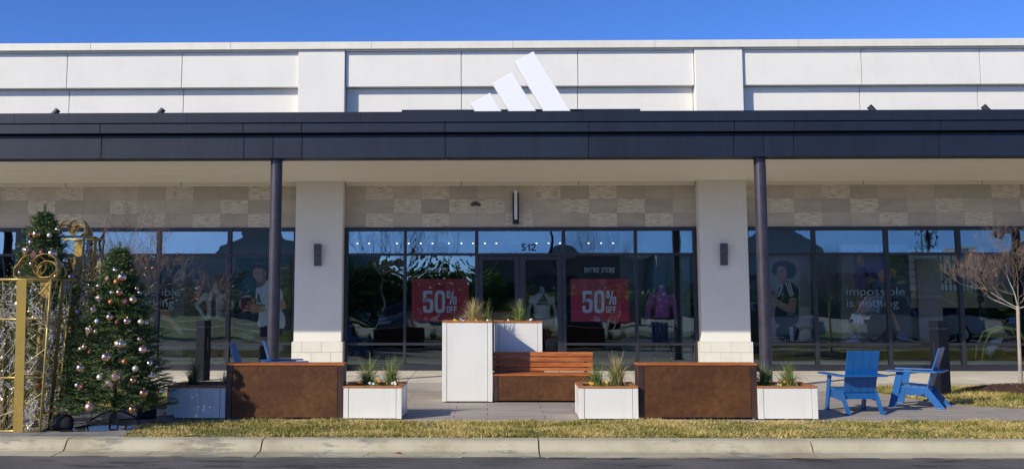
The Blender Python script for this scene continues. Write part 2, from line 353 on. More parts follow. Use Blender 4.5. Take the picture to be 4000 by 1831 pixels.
def asphalt():
    m, nt, p = newmat('worn_asphalt'); tc = N(nt,'ShaderNodeTexCoord')
    n = N(nt,'ShaderNodeTexNoise', Scale=120.0, Detail=3.0, Roughness=0.8); nt.links.new(tc.outputs['Object'], n.inputs['Vector'])
    r = ramp(nt, n.outputs['Fac'], [(0.30,(0.050,0.048,0.050)),(0.52,(0.115,0.110,0.108)),(0.72,(0.22,0.205,0.19))])
    mp = N(nt,'ShaderNodeMapping'); mp.inputs['Scale'].default_value = (0.9,3.0,1); nt.links.new(tc.outputs['Object'], mp.inputs[0])
    w = N(nt,'ShaderNodeTexNoise', Scale=1.0, Detail=9.0, Roughness=0.72); nt.links.new(mp.outputs[0], w.inputs['Vector'])
    rs = ramp(nt, w.outputs['Fac'], [(0.555,(1,1,1)),(0.575,(0.42,0.42,0.45))])
    g = N(nt,'ShaderNodeTexNoise', Scale=1.1, Detail=3.0); nt.links.new(tc.outputs['Object'], g.inputs['Vector'])
    rg = ramp(nt, g.outputs['Fac'], [(0.35,(0.72,0.72,0.72)),(0.65,(1.25,1.22,1.18))])
    m1 = N(nt,'ShaderNodeMix', data_type='RGBA', blend_type='MULTIPLY'); m1.inputs[0].default_value = 1; nt.links.new(r.outputs[0], m1.inputs[6]); nt.links.new(rs.outputs[0], m1.inputs[7])
    m2 = N(nt,'ShaderNodeMix', data_type='RGBA', blend_type='MULTIPLY'); m2.inputs[0].default_value = 1; nt.links.new(m1.outputs[2], m2.inputs[6]); nt.links.new(rg.outputs[0], m2.inputs[7])
    nt.links.new(m2.outputs[2], p.inputs['Base Color']); p.inputs['Roughness'].default_value = 0.8
    b = N(nt,'ShaderNodeBump', Strength=0.5, Distance=0.01); nt.links.new(n.outputs['Fac'], b.inputs['Height']); nt.links.new(b.outputs[0], p.inputs['Normal'])
    return m
MT['asphalt'] = asphalt()
MT['dirt'] = mat('dry_ground', (0.13,0.12,0.08), 0.95, var=0.3, scale=0.3)
MT['turf'] = mat('turf_base', (0.16,0.15,0.06), 0.95, var=0.35, scale=6, bump=0.6, bscale=60)
MT['farlawn'] = mat('far_lawn_turf', (0.17,0.20,0.055), 0.95, var=0.35, scale=1.2)
MT['paint'] = mat('white_road_paint', (0.72,0.72,0.70), 0.8, var=0.1)

def struct(name, mb, m, **kw):
    o = mb.build(name, m, **kw); o['kind'] = 'structure'; return o
def sheet(name, pts, z, m, kind='structure'):
    me = bpy.data.meshes.new(name); me.from_pydata([(x,y,z) for x,y in pts], [], [tuple(range(len(pts)))]); me.materials.append(MT[m]); me.update()
    o = bpy.data.objects.new(name, me); col.objects.link(o); o['kind'] = kind; return o
sheet('ground', [(-700,-700),(700,-700),(700,700),(-700,700)], -0.16, 'dirt')
sheet('road', [(-120,-20.6),(120,-20.6),(120,-11.1),(-120,-11.1)], -0.13, 'asphalt')
sheet('parking_lot', [(-9,-66),(120,-66),(120,-27),(-9,-27)], -0.126, 'agg')
sheet('far_lawn', [(-9,-27),(120,-27),(120,-20.8),(-9,-20.8)], 0.0, 'farlawn'); sheet('far_lawn', [(-120,-70),(-9,-70),(-9,-20.8),(-120,-20.8)], -0.002, 'farlawn')
mb = MB(); mb.box(-120,-9,-34.0,-32.4,-.1,.01); mb.box(-120,-9,-52,-50,-.1,.01)
struct('far_path', mb, 'walk')
mb = MB(); mb.box(-120,120,-20.8,-20.6,-0.2,0.002); struct('far_kerb', mb, 'kerb')
mb = MB()
for i in range(20,42): mb.box(-60+i*2.7, -59.9+i*2.7, -40.5, -35.5, -0.13, -0.121)
for i in range(20,42): mb.box(-60+i*2.7, -59.9+i*2.7, -60.5, -55.5, -0.13, -0.121)
struct('parking_markings', mb, 'paint')
mb = MB(); mb.box(-60,60,-3.125,25,-0.2,0.0); struct('sidewalk', mb, 'walk')
mb = MB(); mb.box(-60,60,-4.765,-3.125,-0.2,-0.002); struct('aggregate_band', mb, 'agg')
# plank paving, a light concrete edge, and the concrete apron on the left where the trees stand
mb = MB(); mb.box(-4.2,60,-8.90,-4.765,-0.2,-0.001); struct('plank_paving', mb, 'paver')
mb = MB(); mb.box(-4.2,60,-9.02,-8.90,-0.2,0.0); struct('paving_edge', mb, 'walk')
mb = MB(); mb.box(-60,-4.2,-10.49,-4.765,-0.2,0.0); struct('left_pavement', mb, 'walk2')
# kerb: one stretch, cast in lengths with open joints
mb = MB(); J = [-60,-30,-12,-7.75,-4.70,-2.51,0.565,3.564,6.6,9.65,12.7,30,60]
prof = [(-10.49,-0.2),(-10.49,0.0),(-10.64,-0.001),(-10.69,-0.008),(-10.725,-0.03),(-10.775,-0.095),(-10.81,-0.114),(-11.11,-0.127),(-11.11,-0.2)]
for a, b in zip(J[:-1], J[1:]): mb.prism(prof, 'x', a+0.008, b-0.008)
struct('kerb', mb, 'kerb')
mb = MB(); mb.box(-60,60,-11.1,-10.5,-0.25,-0.135)
for j in (-4.70,-2.51,0.565,3.564,6.6): mb.box(j-.02, j+.02, -11.0, -10.5, -.2, -.14)
struct('kerb_bed', mb, 'soil')
# hairline cracks and a dirt line where kerb meets road
mb = MB(); g_ = random.Random(4); x = -9.0
while x < 10:
    w_ = g_.uniform(.2,.7); mb.add([(x,-11.105-g_.uniform(0,.012),-.1265),(x+w_,-11.105-g_.uniform(0,.012),-.1265),(x+w_,-11.088,-.1262),(x,-11.088,-.1262)], [(0,1,2,3)]); x += w_+g_.uniform(-.02,.05)
for cx in (-3.62,-1.22,-.22,2.6,8.6):
    pts = [(cx,-10.80)]; y = -10.80
    while y > -11.08: y -= .05; pts.append((pts[-1][0]-g_.uniform(-.01,.05)*(1 if cx<2 else -1), y))
    for (xa_,ya_),(xb_,yb_) in zip(pts[:-1],pts[1:]): mb.add([(xa_-.004,ya_,-.1131-.045*(-10.8-ya_)),(xa_+.006,ya_,-.1131-.045*(-10.8-ya_)),(xb_+.006,yb_,-.1131-.045*(-10.8-yb_)),(xb_-.004,yb_,-.1131-.045*(-10.8-yb_))], [(0,1,2,3)])
struct('kerb_dirt', mb, 'soil', recalc=False)
mb = MB(); g_ = random.Random(9)
for x0_, y0_, dx_, dy_, n_ in ((5.05,-11.55,.09,-.10,6),(-2.2,-11.62,.16,-.012,7),(1.1,-11.5,.15,.01,5)):
    p_ = (x0_, y0_)
    for k in range(n_):
        q_ = (p_[0]+dx_*g_.uniform(.6,1.3), p_[1]+dy_+g_.uniform(-.012,.012)); w0 = g_.uniform(.006,.014)
        mb.add([(p_[0],p_[1]-w0,-.1288),(q_[0],q_[1]-w0,-.1288),(q_[0],q_[1]+w0,-.1286),(p_[0],p_[1]+w0,-.1286)], [(0,1,2,3)]); p_ = q_
struct('tar_cracks', mb, 'rubber', recalc=False)
# grass strip base + blades
strip = [(-4.12,-10.49),(60,-10.49),(60,-9.02),(-4.2,-9.02),(-4.28,-9.3)]
mb = MB(); mb.prism(strip, 'z', -0.2, 0.004); struct('verge_soil', mb, 'turf')
islR = [(6.55,-5.6),(6.62,-6.2),(6.85,-6.85),(7.2,-7.25),(7.6,-7.41),(30,-7.41),(30,-3.75),(7.0,-3.75),(6.55,-4.1),(6.35,-4.75)]
mb = MB(); mb.prism(islR, 'z', -0.002, 0.012); struct('lawn_soil', mb, 'turf')
islL = [(-9.5,-7.55),(-4.25,-7.55),(-4.25,-4.9),(-9.5,-4.9)]
mb = MB(); mb.prism(islL, 'z', -0.002, 0.012); struct('lawn_soil', mb, 'turf')
def inpoly(px, py, poly):
    c = np.zeros(len(px), bool); n = len(poly); j = n-1
    for i in range(n):
        xi, yi = poly[i]; xj, yj = poly[j]
        c ^= ((yi > py) != (yj > py)) & (px < (xj-xi)*(py-yi)/(yj-yi+1e-12)+xi); j = i
    return c
def lawn(name, poly, n, h, z0=0.0, bw=0.006):
    xs = [p[0] for p in poly]; ys = [p[1] for p in poly]
    x = rng.uniform(min(xs), max(xs), n); y = rng.uniform(min(ys), max(ys), n); k = inpoly(x, y, poly); x = x[k]; y = y[k]; n = len(x)
    # clumpy heights
    cl = 0.5+0.75*np.sin(x*3.1+np.sin(y*4.3)*2)*np.sin(y*5.7+np.cos(x*2.3)*2) + rng.normal(0,0.25,n)
    hh = h*np.clip(cl+0.35, 0.25, 1.9); a = rng.uniform(0,2*PI,n); la = rng.uniform(0,2*PI,n); lean = np.abs(rng.normal(0,1.1,n))*hh
    w = bw*rng.uniform(0.6,1.5,n); dx, dy = np.cos(a)*w, np.sin(a)*w
    tx, ty = x+np.cos(la)*lean, y+np.sin(la)*lean
    V = np.stack([np.stack([x-dx,y-dy,np.full(n,z0)],1), np.stack([x+dx,y+dy,np.full(n,z0)],1), np.stack([tx,ty,z0+hh],1)],1)
    o = quads(name, V, 3, 'lawn'); tag(o, kind='stuff'); return o
g1 = lawn('grass', [(-4.16,-10.52),(11.5,-10.52),(11.5,-8.98),(-4.22,-8.98),(-4.3,-9.4)], 100000, 0.034)
tag(g1, 'strip of patchy green and straw coloured grass between the kerb and the planters', 'grass')
g2 = lawn('grass', [(x if x < 20 else 14.5, y) for x, y in islR], 42000, 0.045, 0.01)
tag(g2, 'green and yellow lawn patch around the small bare tree on the right', 'grass')
g3 = lawn('grass', islL, 14000, 0.05, 0.01)
tag(g3, 'shaded lawn patch behind the decorated christmas trees on the left', 'grass')
# damp patch and standing water on the left pavement
def puddlemat():
    m, nt, p = newmat('standing_water'); p.inputs['Base Color'].default_value = (0.06,0.055,0.05,1); p.inputs['Roughness'].default_value = 0.03
    p.inputs['Specular IOR Level'].default_value = 0.7; return m
MT['water'] = puddlemat()
sheet('puddle', [(-5.25,-9.95),(-5.0,-10.12),(-4.7,-10.06),(-4.45,-10.0),(-4.32,-9.8),(-4.3,-9.62),(-4.6,-9.5),(-4.9,-9.52),(-5.15,-9.7)], 0.004, 'water')

# a few fallen leaves on the kerb and grass
def leaf(label, x, y, z, s, r):
    mb = MB(); pts = [(0,-1),(.35,-.6),(.62,-.1),(.45,.35),(.2,.6),(0,1),(-.2,.6),(-.5,.3),(-.6,-.15),(-.3,-.65)]
    mb.add([(0,0,.012)]+[(px*s,py*s,.004+abs(px)*s*.5) for px,py in pts], [(0,1+i,1+(i+1)%10) for i in range(10)]); mb.box(-.002,.002,-s*1.4,-s*.9,.003,.007)
    o = mb.build('fallen_leaf', 'dryleaf', loc=(x,y,z), rot=(0,0,r), recalc=False); tag(o, label, 'leaf', 'dry leaves lying on the kerb and grass')
leaf('copper coloured dry leaf lying in the kerb gutter below the left planter pair', -.98, -10.93, -.118, .055, 1.3)
for i, (x, y, r) in enumerate(((2.45,-9.15,.4),(4.9,-9.3,1.9),(-2.6,-9.4,2.6))): leaf(['dry leaf on the grass in front of the right brown cabinet','dry leaf on the grass in front of the chair seen from behind','dry leaf on the grass in front of the left brown cabinet'][i], x, y, .035, .045, r)

# ------------------------------------------------------------------ the store
bld = thing('store_building', 'long white stucco shop building with dark canopy, stone tile band and tinted shop windows', 'building')
L0, L1, C0, C1, R0, R1 = -11.75, -4.14, -3.11, 4.54, 5.58, 13.20
XA, XB = -24.0, 26.0
pil = [(L0-1.03, L0), (L1, C0), (C1, R0), (R1, R1+1.03)]
for i, (a, b) in enumerate(pil):
    mb = MB(); mb.box(a+.004, b-.004, -0.303, 0.3, 0.627, 6.97); mb.build('pilaster', 'stucco', bld, bevel=0.008)
    mb = MB()
    for r_, (z0, z1) in enumerate([(0.0,0.180),(0.184,0.403),(0.407,0.626)]):
        x = a-0.03 + (0 if r_ % 2 else -0.20); 
        while x < b+0.03:
            xa = max(x, a-0.03); xb = min(x+0.416, b+0.03)
            if xb-xa > 0.03: mb.box(xa, xb, -0.335, 0.0, z0, z1)
            x += 0.42
    mb.build('stone_base', 'stone', bld, bevel=0.004)
    mb = MB(); mb.box(a-0.026, b+0.026, -0.325, 0.0, 0.0, 0.622); mb.build('mortar_core', 'grout', bld)
def upper(x0, x1, joints):
    up = MB(); lo = MB(); st = MB(); e = [x0+.004]+joints+[x1-.004]
    for a, b in zip(e[:-1], e[1:]):
        lo.box(a+.007, b-.007, -0.045, 0.3, 3.99, 6.150); up.box(a+.007, b-.007, -0.228, 0.3, 6.158, 6.936); st.box(a+.007, b-.007, -0.300, 0.3, 6.942, 6.968)
    up.build('upper_panel', 'stucco', bld, bevel=0.005); lo.build('lower_panel', 'stucco', bld, bevel=0.005); st.build('panel_strip', 'stucco', bld)
    bk = MB(); bk.box(x0, x1, 0.02, 0.35, 3.995, 6.96); bk.build('panel_backing', 'grout', bld)
upper(L0, L1, [-9.287,-6.731]); upper(C0, C1, [-0.558,2.001]); upper(R0, R1, [8.175,10.737])
for a, b in ((XA, L0-1.034), (R1+1.034, XB)):
    mb = MB(); mb.box(a, b, -0.045, 0.3, 0.0, 6.97); mb.build('outer_wall', 'stucco', bld)
J = [XA,-14.93,-11.83,-8.729,-5.626,-2.522,0.577,3.674,6.791,9.885,12.99,16.1,XB]; mb = MB()
for a, b in zip(J[:-1], J[1:]): mb.box(a+.003, b-.003, -0.37, 0.4, 6.972, 7.132)
mb.build('coping', 'coping', bld, bevel=0.004)
mb = MB(); mb.box(XA, XB, 0.3, 24, 6.5, 6.9); mb.box(XA, XA+.3, 0.3, 24, 0, 6.97); mb.box(XB-.3, XB, 0.3, 24, 0, 6.97); mb.box(XA, XB, 23.7, 24, 0, 6.97)
mb.build('roof_and_rear_walls', 'stucco', bld)
# limestone tile band: plain and split-face tiles in three courses
tz = [(3.692,3.995),(3.387,3.690),(3.083,3.385)]
ribs = {'L': ({-1,1,5,8},{0,3,7},{1,4,6,8}), 'C': ({0,2,6,8},{1,3,4,7,9},{0,2,5,8,10}), 'R': ({-2,1,7},{-1,2,5,8},{0,3,6})}
for key, x0, x1, xo in (('L',L0,L1,-10.1208),('C',C0,C1,-2.6554),('R',R0,R1,6.6708)):
    a_ = MB()
    for r_, (z0, z1) in enumerate(tz):
        for k in range(-6, 16):
            xa = max(xo+k*.6096, x0)+.0015; xb = min(xo+(k+1)*.6096, x1)-.0015
            if xb-xa < 0.02: continue
            if k in ribs[key][r_] or (key=='L' and k < -1 and (k+r_)%3==0): a_.box(xa, xb, -0.004, 0.02, z0, z1, 1)
            else: a_.box(xa, xb, 0.0, 0.02, z0, z1)
    a_.build('tile_band', ['tile','rib'], bld)
    mb = MB(); mb.box(x0, x1, 0.008, 0.3, 3.08, 3.999); mb.build('tile_backing', 'grout', bld)
    mb = MB(); mb.box(x0, x1, -0.03, 0.3, 4.002, 4.10); mb.build('shadow_gap', 'gap', bld)
# canopy
can = bpy.data.objects.new('canopy', None); col.objects.link(can); can.parent = bld
def run(z0, z1, y0, y1, J, g, name):
    mb = MB()
    for a, b in zip(J[:-1], J[1:]): mb.box(a+g, b-g, y0, y1, z0, z1)
    return mb.build(name, 'fascia', can, bevel=0.003)
JF = [XA,-17.76,-14.65,-11.55,-8.438,-5.337,-2.231,0.875,3.988,7.11,10.22,13.3,16.4,XB]
JL = [XA,-20.0,-17.3,-14.6,-12.5,-11.98,-11.45,-9.42,-6.896,-4.334,-3.811,-3.291,-0.737,1.807,4.366,4.892,5.42,7.973,10.5,13.05,13.57,14.1,16.6,19.2,XB]
JM = [j for j in JL if round(j,3) not in (-11.98,-3.811,4.892,13.57)]
run(4.648, 4.832, -4.425, -4.15, JF, .0015, 'top_flashing'); run(4.470, 4.645, -4.40, -4.15, JM, .006, 'upper_fascia'); run(4.03, 4.440, -4.30, -4.27, JL, .006, 'lower_fascia')
mb = MB()
for a, b in zip(JL[:-1], JL[1:]): mb.box(a+.006, b-.006, -4.27, -3.91, 4.03, 4.06)
mb.build('fascia_underside', 'fascia', can)
mb = MB(); mb.box(XA, XB, -4.262, -4.16, 4.062, 4.468); mb.box(XA, XB, -4.255, -3.92, 4.045, 4.055)
mb.build('fascia_core', 'gap', can)
mb = MB(); mb.box(XA, XB, -3.908, -0.045, 4.072, 4.11); mb.build('soffit', 'soffit', can)
mb = MB()
for y in (-0.75,-1.45,-2.2,-2.95,-3.5): mb.box(XA, XB, y-.003, y+.003, 4.070, 4.073)
mb.build('soffit_seams', 'soffit', can)
mb = MB(); mb.box(XA, XB, -4.15, -0.05, 4.55, 4.78); mb.build('roof_deck', 'darkgrey', can)
mb = MB(); mb.box(-1.552, 2.791, -3.9, -3.3, 4.78, 4.965); mb.build('sign_plinth', 'fascia', can, bevel=0.003)
for x in (-12.5,-3.785, 4.865, 13.5):
    mb = MB(); mb.lathe([(0.105,0),(0.105,4.035)], (x,-4.09,0), 32); o = mb.build('column', 'steel', can, smooth=True)
    e = o.modifiers.new('es','EDGE_SPLIT'); e.split_angle = R(40)
    mb = MB(); mb.lathe([(0.135,4.012),(0.135,4.029)], (x,-4.09,0), 24); mb.build('collar', 'steel', o); mb = MB(); mb.lathe([(0.15,0.001),(0.15,0.02)], (x,-4.09,0), 24); mb.build('base_plate', 'steel', o)
# canopy hangers: slanted pipes rising behind the fascia
for i, (x, lean) in enumerate(((-8.26,1),(-6.22,1),(7.26,-1),(9.40,-1),(2.67,0))):
    mb = MB(); top = Vector((x, -3.0, 5.16 if lean else 5.06)); mb.tube([top, top+Vector((-0.30*lean,-0.1,-0.40)) if lean else top+Vector((0,0.05,-.2))], 0.055, 14)
    o = mb.build('roof_spotlight', 'steel', smooth=True); e = o.modifiers.new('es','EDGE_SPLIT'); e.split_angle = R(50)
    tag(o, ['dark tubular spotlight above the canopy, furthest left of the tilted pair on the left','dark tubular spotlight above the canopy, nearer the left pilaster','dark tubular spotlight above the canopy, first to the right of the right column','dark tubular spotlight above the canopy, nearest the right end','small dark dome topped spotlight on the sign plinth right of the logo'][i], 'spotlight', 'spotlights standing behind the canopy edge')

# windows
rails = [(0.0,0.128),(0.539,0.59),(2.462,2.518),(2.998,3.081)]
bays = {'L': [(-11.75,-11.68),(-10.348,-10.171),(-8.777,-8.69),(-7.229,-7.144),(-5.675,-5.59),(-4.222,-4.142)],
        'C': [(-3.108,-3.03),(-1.815,-1.755),(-0.266,-0.188),(1.623,1.702),(3.189,3.253),(4.462,4.538)],
        'R': [(5.582,5.659),(7.026,7.103),(8.582,8.659),(10.128,10.21),(11.68,11.76),(13.12,13.198)]}
prg = random.Random(11)
def pane(x0, x1, z0, z1, y, parent, amp=None, name='pane'):
    nx, nz = 14, 16; A = (amp if amp is not None else prg.uniform(0.0012,0.0048)) * min(1,(x1-x0)/1.4) * min(1, (z1-z0)/1.2)
    px_, pz_ = prg.uniform(-.2,.2), prg.uniform(-.25,.25)
    v = []
    for j in range(nz+1):
        for i in range(nx+1):
            u = i/nx*2-1; w = j/nz*2-1
            v.append((x0+(u+1)/2*(x1-x0), y + A*(1-u*u)*(1-w*w)*(1+px_*u+pz_*w), z0+(w+1)/2*(z1-z0)))
    f = [(j*(nx+1)+i, j*(nx+1)+i+1, (j+1)*(nx+1)+i+1, (j+1)*(nx+1)+i) for j in range(nz) for i in range(nx)]
    mb = MB(); mb.add(v, f); return mb.build(name, 'glass', parent, smooth=True, recalc=False)
YG = 0.03
for key, ml in bays.items():
    skip = 2 if key == 'C' else -1
    for i in range(len(ml)-1):
        xa, xb = ml[i][1], ml[i+1][0]
        mb = MB()
        for k, (z0, z1) in enumerate(rails):
            if i == skip and k < 2: continue
            mb.box(xa, xb, -0.030+.004*(k%2), 0.085, z0, z1)
        mb.box(ml[i][0], ml[i][1], -0.036, 0.09, 0.0, 3.081)
        if i == len(ml)-2: mb.box(ml[-1][0], ml[-1][1], -0.036, 0.09, 0.0, 3.081)
        w = mb.build('window', 'frame', bld, bevel=0.003)
        pane(xa, xb, 2.518, 2.998, YG, w, 0.0025)
        if i != skip:
            pane(xa, xb, 0.59, 2.462, YG, w); pane(xa, xb, 0.128, 0.539, YG, w, 0.001)
for (a, b, g0, g1, hx) in ((-0.184,0.700,-0.095,0.597,0.655),(0.706,1.619,0.829,1.518,0.765)):
    mb = MB(); mb.box(a, g0, -0.024, 0.06, 0.012, 2.455); mb.box(g1, b, -0.024, 0.06, 0.012, 2.455); mb.box(g0, g1, -0.022, 0.06, 2.368, 2.455); mb.box(g0, g1, -0.022, 0.06, 0.012, 0.25)
    d = mb.build('door', 'frame', bld, bevel=0.003); pane(g0, g1, 0.25, 2.368, YG, d, 0.004, 'door_pane')
    mb = MB(); mb.tube([(hx,-0.024,0.85),(hx,-0.085,0.85),(hx,-0.085,1.25),(hx,-0.024,1.25)], 0.012, 10); mb.build('handle', 'darkgrey', d, smooth=True)
# interior shell
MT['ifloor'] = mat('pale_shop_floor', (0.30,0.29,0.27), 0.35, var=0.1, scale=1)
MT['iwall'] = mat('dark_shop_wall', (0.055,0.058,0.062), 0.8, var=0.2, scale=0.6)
mb = MB(); mb.box(XA+.3, XB-.3, 0.10, 12.0, 0.001, 0.012); mb.build('shop_floor', 'ifloor', bld)
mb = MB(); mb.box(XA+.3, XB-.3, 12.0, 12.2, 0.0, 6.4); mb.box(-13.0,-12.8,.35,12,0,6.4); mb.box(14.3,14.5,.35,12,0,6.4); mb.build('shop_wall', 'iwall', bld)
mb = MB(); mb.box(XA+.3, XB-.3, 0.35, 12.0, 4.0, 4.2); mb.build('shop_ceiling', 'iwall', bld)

# ------------------------------------------------------------------ planters, bar cabinets, bench
def planter(label, x0, y0, w, d, h, rot=0.0, group=None):
    t = thing('planter', label, 'planter', (x0, y0, 0), rot, group)       # origin: front left foot
    s = 0.006; pw = 0.068
    mb = MB(); mb.box(pw+s, w-pw-s, 0.004, 0.03, 0.02, h-.028); mb.box(pw+s, w-pw-s, d-.03, d-.004, 0.02, h-.028)
    mb.box(0.004, 0.03, pw+s, d-pw-s, 0.02, h-.028); mb.box(w-.03, w-.004, pw+s, d-pw-s, 0.02, h-.028); mb.build('panel', 'white_panel', t, bevel=0.002)
    for a, b in ((0,0),(w-pw,0),(0,d-pw),(w-pw,d-pw)):
        mb = MB(); mb.box(a, a+pw, b, b+pw, 0.015, h-.028); mb.build('corner_post', 'white_panel', t, bevel=0.004)
    mb = MB(); mb.box(0.04, w-.04, 0.035, d-.04, 0.0, h-.10); mb.build('liner', 'blackmetal', t)
    r = 0.075; mb = MB(); z0, z1 = h-.025, h
    mb.box(-.004, w+.004, -.004, r, z0, z1); mb.box(-.004, w+.004, d-r, d+.004, z0, z1); mb.box(-.004, r, r+.002, d-r-.002, z0, z1); mb.box(w-r, w+.004, r+.002, d-r-.002, z0, z1)
    mb.build('rim', 'wood_rim', t, bevel=0.003)
    mb = MB(); n = 8
    vs = [(r-.01+(w-2*r+.02)*i/n, r-.01+(d-2*r+.02)*j/n, h-.045+random.uniform(-.015,.015)) for j in range(n+1) for i in range(n+1)]
    mb.add(vs, [(j*(n+1)+i, j*(n+1)+i+1, (j+1)*(n+1)+i+1, (j+1)*(n+1)+i) for j in range(n) for i in range(n)]); mb.build('soil', 'soil', t, smooth=True)
    return t
GP = 'white planters with timber rims'
W = .762
planter('low white planter beside the christmas trees, left of the brown cabinet, partly in tree shadow', -4.165, -8.855, W, .74, .43, 0, GP)
planter('low white planter right of the left brown cabinet, with white and orange flowers', -1.872, -8.852, W, .74, .43, R(-1.2), GP)
planter('low white planter left of the right brown cabinet, in front of the bench end', 1.178, -8.862, W, .74, .43, R(-1.0), GP)
planter('low white planter right of the right brown cabinet, nearest the blue chairs', 3.487, -8.83, W, .74, .43, 0, GP)
planter('tall white planter in front, with dry straw coloured grass', -.682, -6.685, .757, .757, 1.213, 0, GP)
planter('tall white planter behind the bench, with a green grass tuft and a diagonal shadow', .112, -5.93, .757, .757, 1.19, 0, GP)
def cabinet(label, x0, y0, w, d, h):
    t = thing('bar_cabinet', label, 'cabinet', (x0, y0, 0), R(.5), 'rust brown bar cabinets between the planters'); pw = .075; s = .006
    mb = MB(); mb.box(pw+s, w-pw-s, .006, d-.006, .03, h-.026); mb.build('panel', 'corten', t, bevel=.002)
    for a, b in ((0,0),(w-pw,0),(0,d-.1),(w-pw,d-.1)):
        mb = MB(); mb.box(a, a+pw, b, b+.1, .02, h-.026); mb.build('corner_post', 'corten_post', t, bevel=.004)
    mb = MB(); mb.box(-.006, w+.006, -.006, d+.006, h-.023, h); mb.build('top', 'wood', t, bevel=.003)
    for a in (.03, w-.07):
        mb = MB(); mb.box(a, a+.04, .03, .07, 0, .02); mb.build('foot', 'chrome', t)
cabinet('rust brown cabinet with timber top in front of the left column', -3.397, -8.868, 1.53, .28, .716)
cabinet('rust brown cabinet with timber top beside the white planter near the blue chairs', 1.951, -8.80, 1.54, .28, .716)
t = thing('bench', 'timber slatted bench on a rust brown box base beside the tall white planter', 'bench', (.085,-6.665,0))
mb = MB(); mb.box(.081, 1.425, .004, .50, .03, .392); mb.build('base', 'corten', t, bevel=.002)
for a in (0, 1.432):
    mb = MB(); mb.box(a, a+.073, 0, .50, .02, .392); mb.build('corner_post', 'corten_post', t, bevel=.004)
mb = MB()
for k in range(5): mb.box(-.004, 1.51, -.004+k*.1, .093+k*.1, .394, .417)
mb.build('seat', 'wood', t, bevel=.003)
mb = MB()
for z0, z1 in ((.656,.722),(.575,.642),(.494,.561),(.428,.480)): mb.box(-.003, 1.556, .510, .535, z0, z1)
mb.build('backrest', 'wood', t, bevel=.005)
for a in (.06, .75, 1.42):
    mb = MB(); mb.box(a, a+.05, .537, .575, 0, .70); mb.build('back_support', 'corten_post', t)

# ------------------------------------------------------------------ grasses and flowers in the planters
def tuft(label, x, y, z, h, spread, n, m, droop=1.0, name='grass_tuft', bw=.0035):
    K = 6; a = rng.uniform(0,2*PI,n); l = h*rng.uniform(.45,1.05,n); th = np.abs(rng.normal(0,1,n))*spread; th = np.clip(th,0,1.25)
    bx = rng.normal(0,.03,n); by = rng.normal(0,.03,n); w = bw*rng.uniform(.7,1.4,n); side = rng.uniform(0,2*PI,n)
    P = np.zeros((n,K+1,3)); ang = th*.35; r = np.zeros(n); zz = np.zeros(n)
    for k in range(K+1):
        P[:,k,0] = bx+np.cos(a)*r; P[:,k,1] = by+np.sin(a)*r; P[:,k,2] = zz
        ang = ang+th*droop*(k+1)/K*.55; r = r+np.sin(np.minimum(ang,2.3))*l/K; zz = zz+np.cos(np.minimum(ang,2.3))*l/K
    sx = np.cos(side)*w; sy = np.sin(side)*w
    V = []; F = []
    vs = np.zeros((n,(K+1)*2,3))
    for k in range(K+1):
        t_ = 1-.85*(k/K)**1.5
        vs[:,2*k] = P[:,k]; vs[:,2*k,0] -= sx*t_; vs[:,2*k,1] -= sy*t_; vs[:,2*k+1] = P[:,k]; vs[:,2*k+1,0] += sx*t_; vs[:,2*k+1,1] += sy*t_
    nv = (K+1)*2; me = bpy.data.meshes.new(name); V = vs.reshape(-1,3)
    base = np.arange(n)[:,None,None]*nv; q = np.array([[2*k,2*k+1,2*k+3,2*k+2] for k in range(K)])[None]
    F = (base+q).reshape(-1,4)
    me.from_pydata(V.tolist(), [], F.tolist()); me.materials.append(MT[m]); me.update()
    o = bpy.data.objects.new(name, me); col.objects.link(o); o.location = (x,y,z)
    return tag(o, label, 'ornamental grass', 'grasses growing in the planters')
tz_ = .385
tuft('dark green grass tuft at the left end of the left low planter, in shade', -3.93, -8.50, tz_, .44, .45, 130, 'grass_d', .7)
tuft('brownish short grass tuft at the right end of the left low planter', -3.50, -8.45, tz_, .24, .55, 120, 'grass_s', .8)
tuft('arching green grass tuft at the left of the planter beside the left cabinet', -1.60, -8.45, tz_, .46, 1.1, 230, 'grass_g', 1.0)
tuft('upright yellow green grass tuft at the right of the planter beside the left cabinet', -1.28, -8.47, tz_, .43, .55, 230, 'grass_g', .9)
tuft('big dry straw grass clump in the front tall planter', -.21, -6.33, 1.17, .40, .9, 400, 'grass_s', 1.0)
tuft('thin green blades leaning out of the front tall planter on its right', -.03, -6.25, 1.17, .38, .75, 60, 'grass_g', 1.1)
tuft('green grass tuft in the rear tall planter behind the bench', .52, -5.55, 1.15, .40, .85, 260, 'grass_g', 1.0)
tuft('short green grass tuft at the left of the planter in front of the bench', 1.45, -8.50, tz_, .36, .7, 200, 'grass_g', .8)
tuft('tall straw tuft at the right of the planter in front of the bench', 1.73, -8.45, tz_, .48, .7, 220, 'grass_s', 1.0)
tuft('loose green blades around the tall tuft in the planter in front of the bench', 1.70, -8.47, tz_, .42, .62, 90, 'grass_g', 1.1)
tuft('green grass tuft left in the planter nearest the blue chairs', 3.66, -8.50, tz_, .36, .65, 200, 'grass_g', .8)
tuft('wide green grass tuft right in the planter nearest the blue chairs', 3.98, -8.45, tz_, .37, .85, 270, 'grass_g', .9)
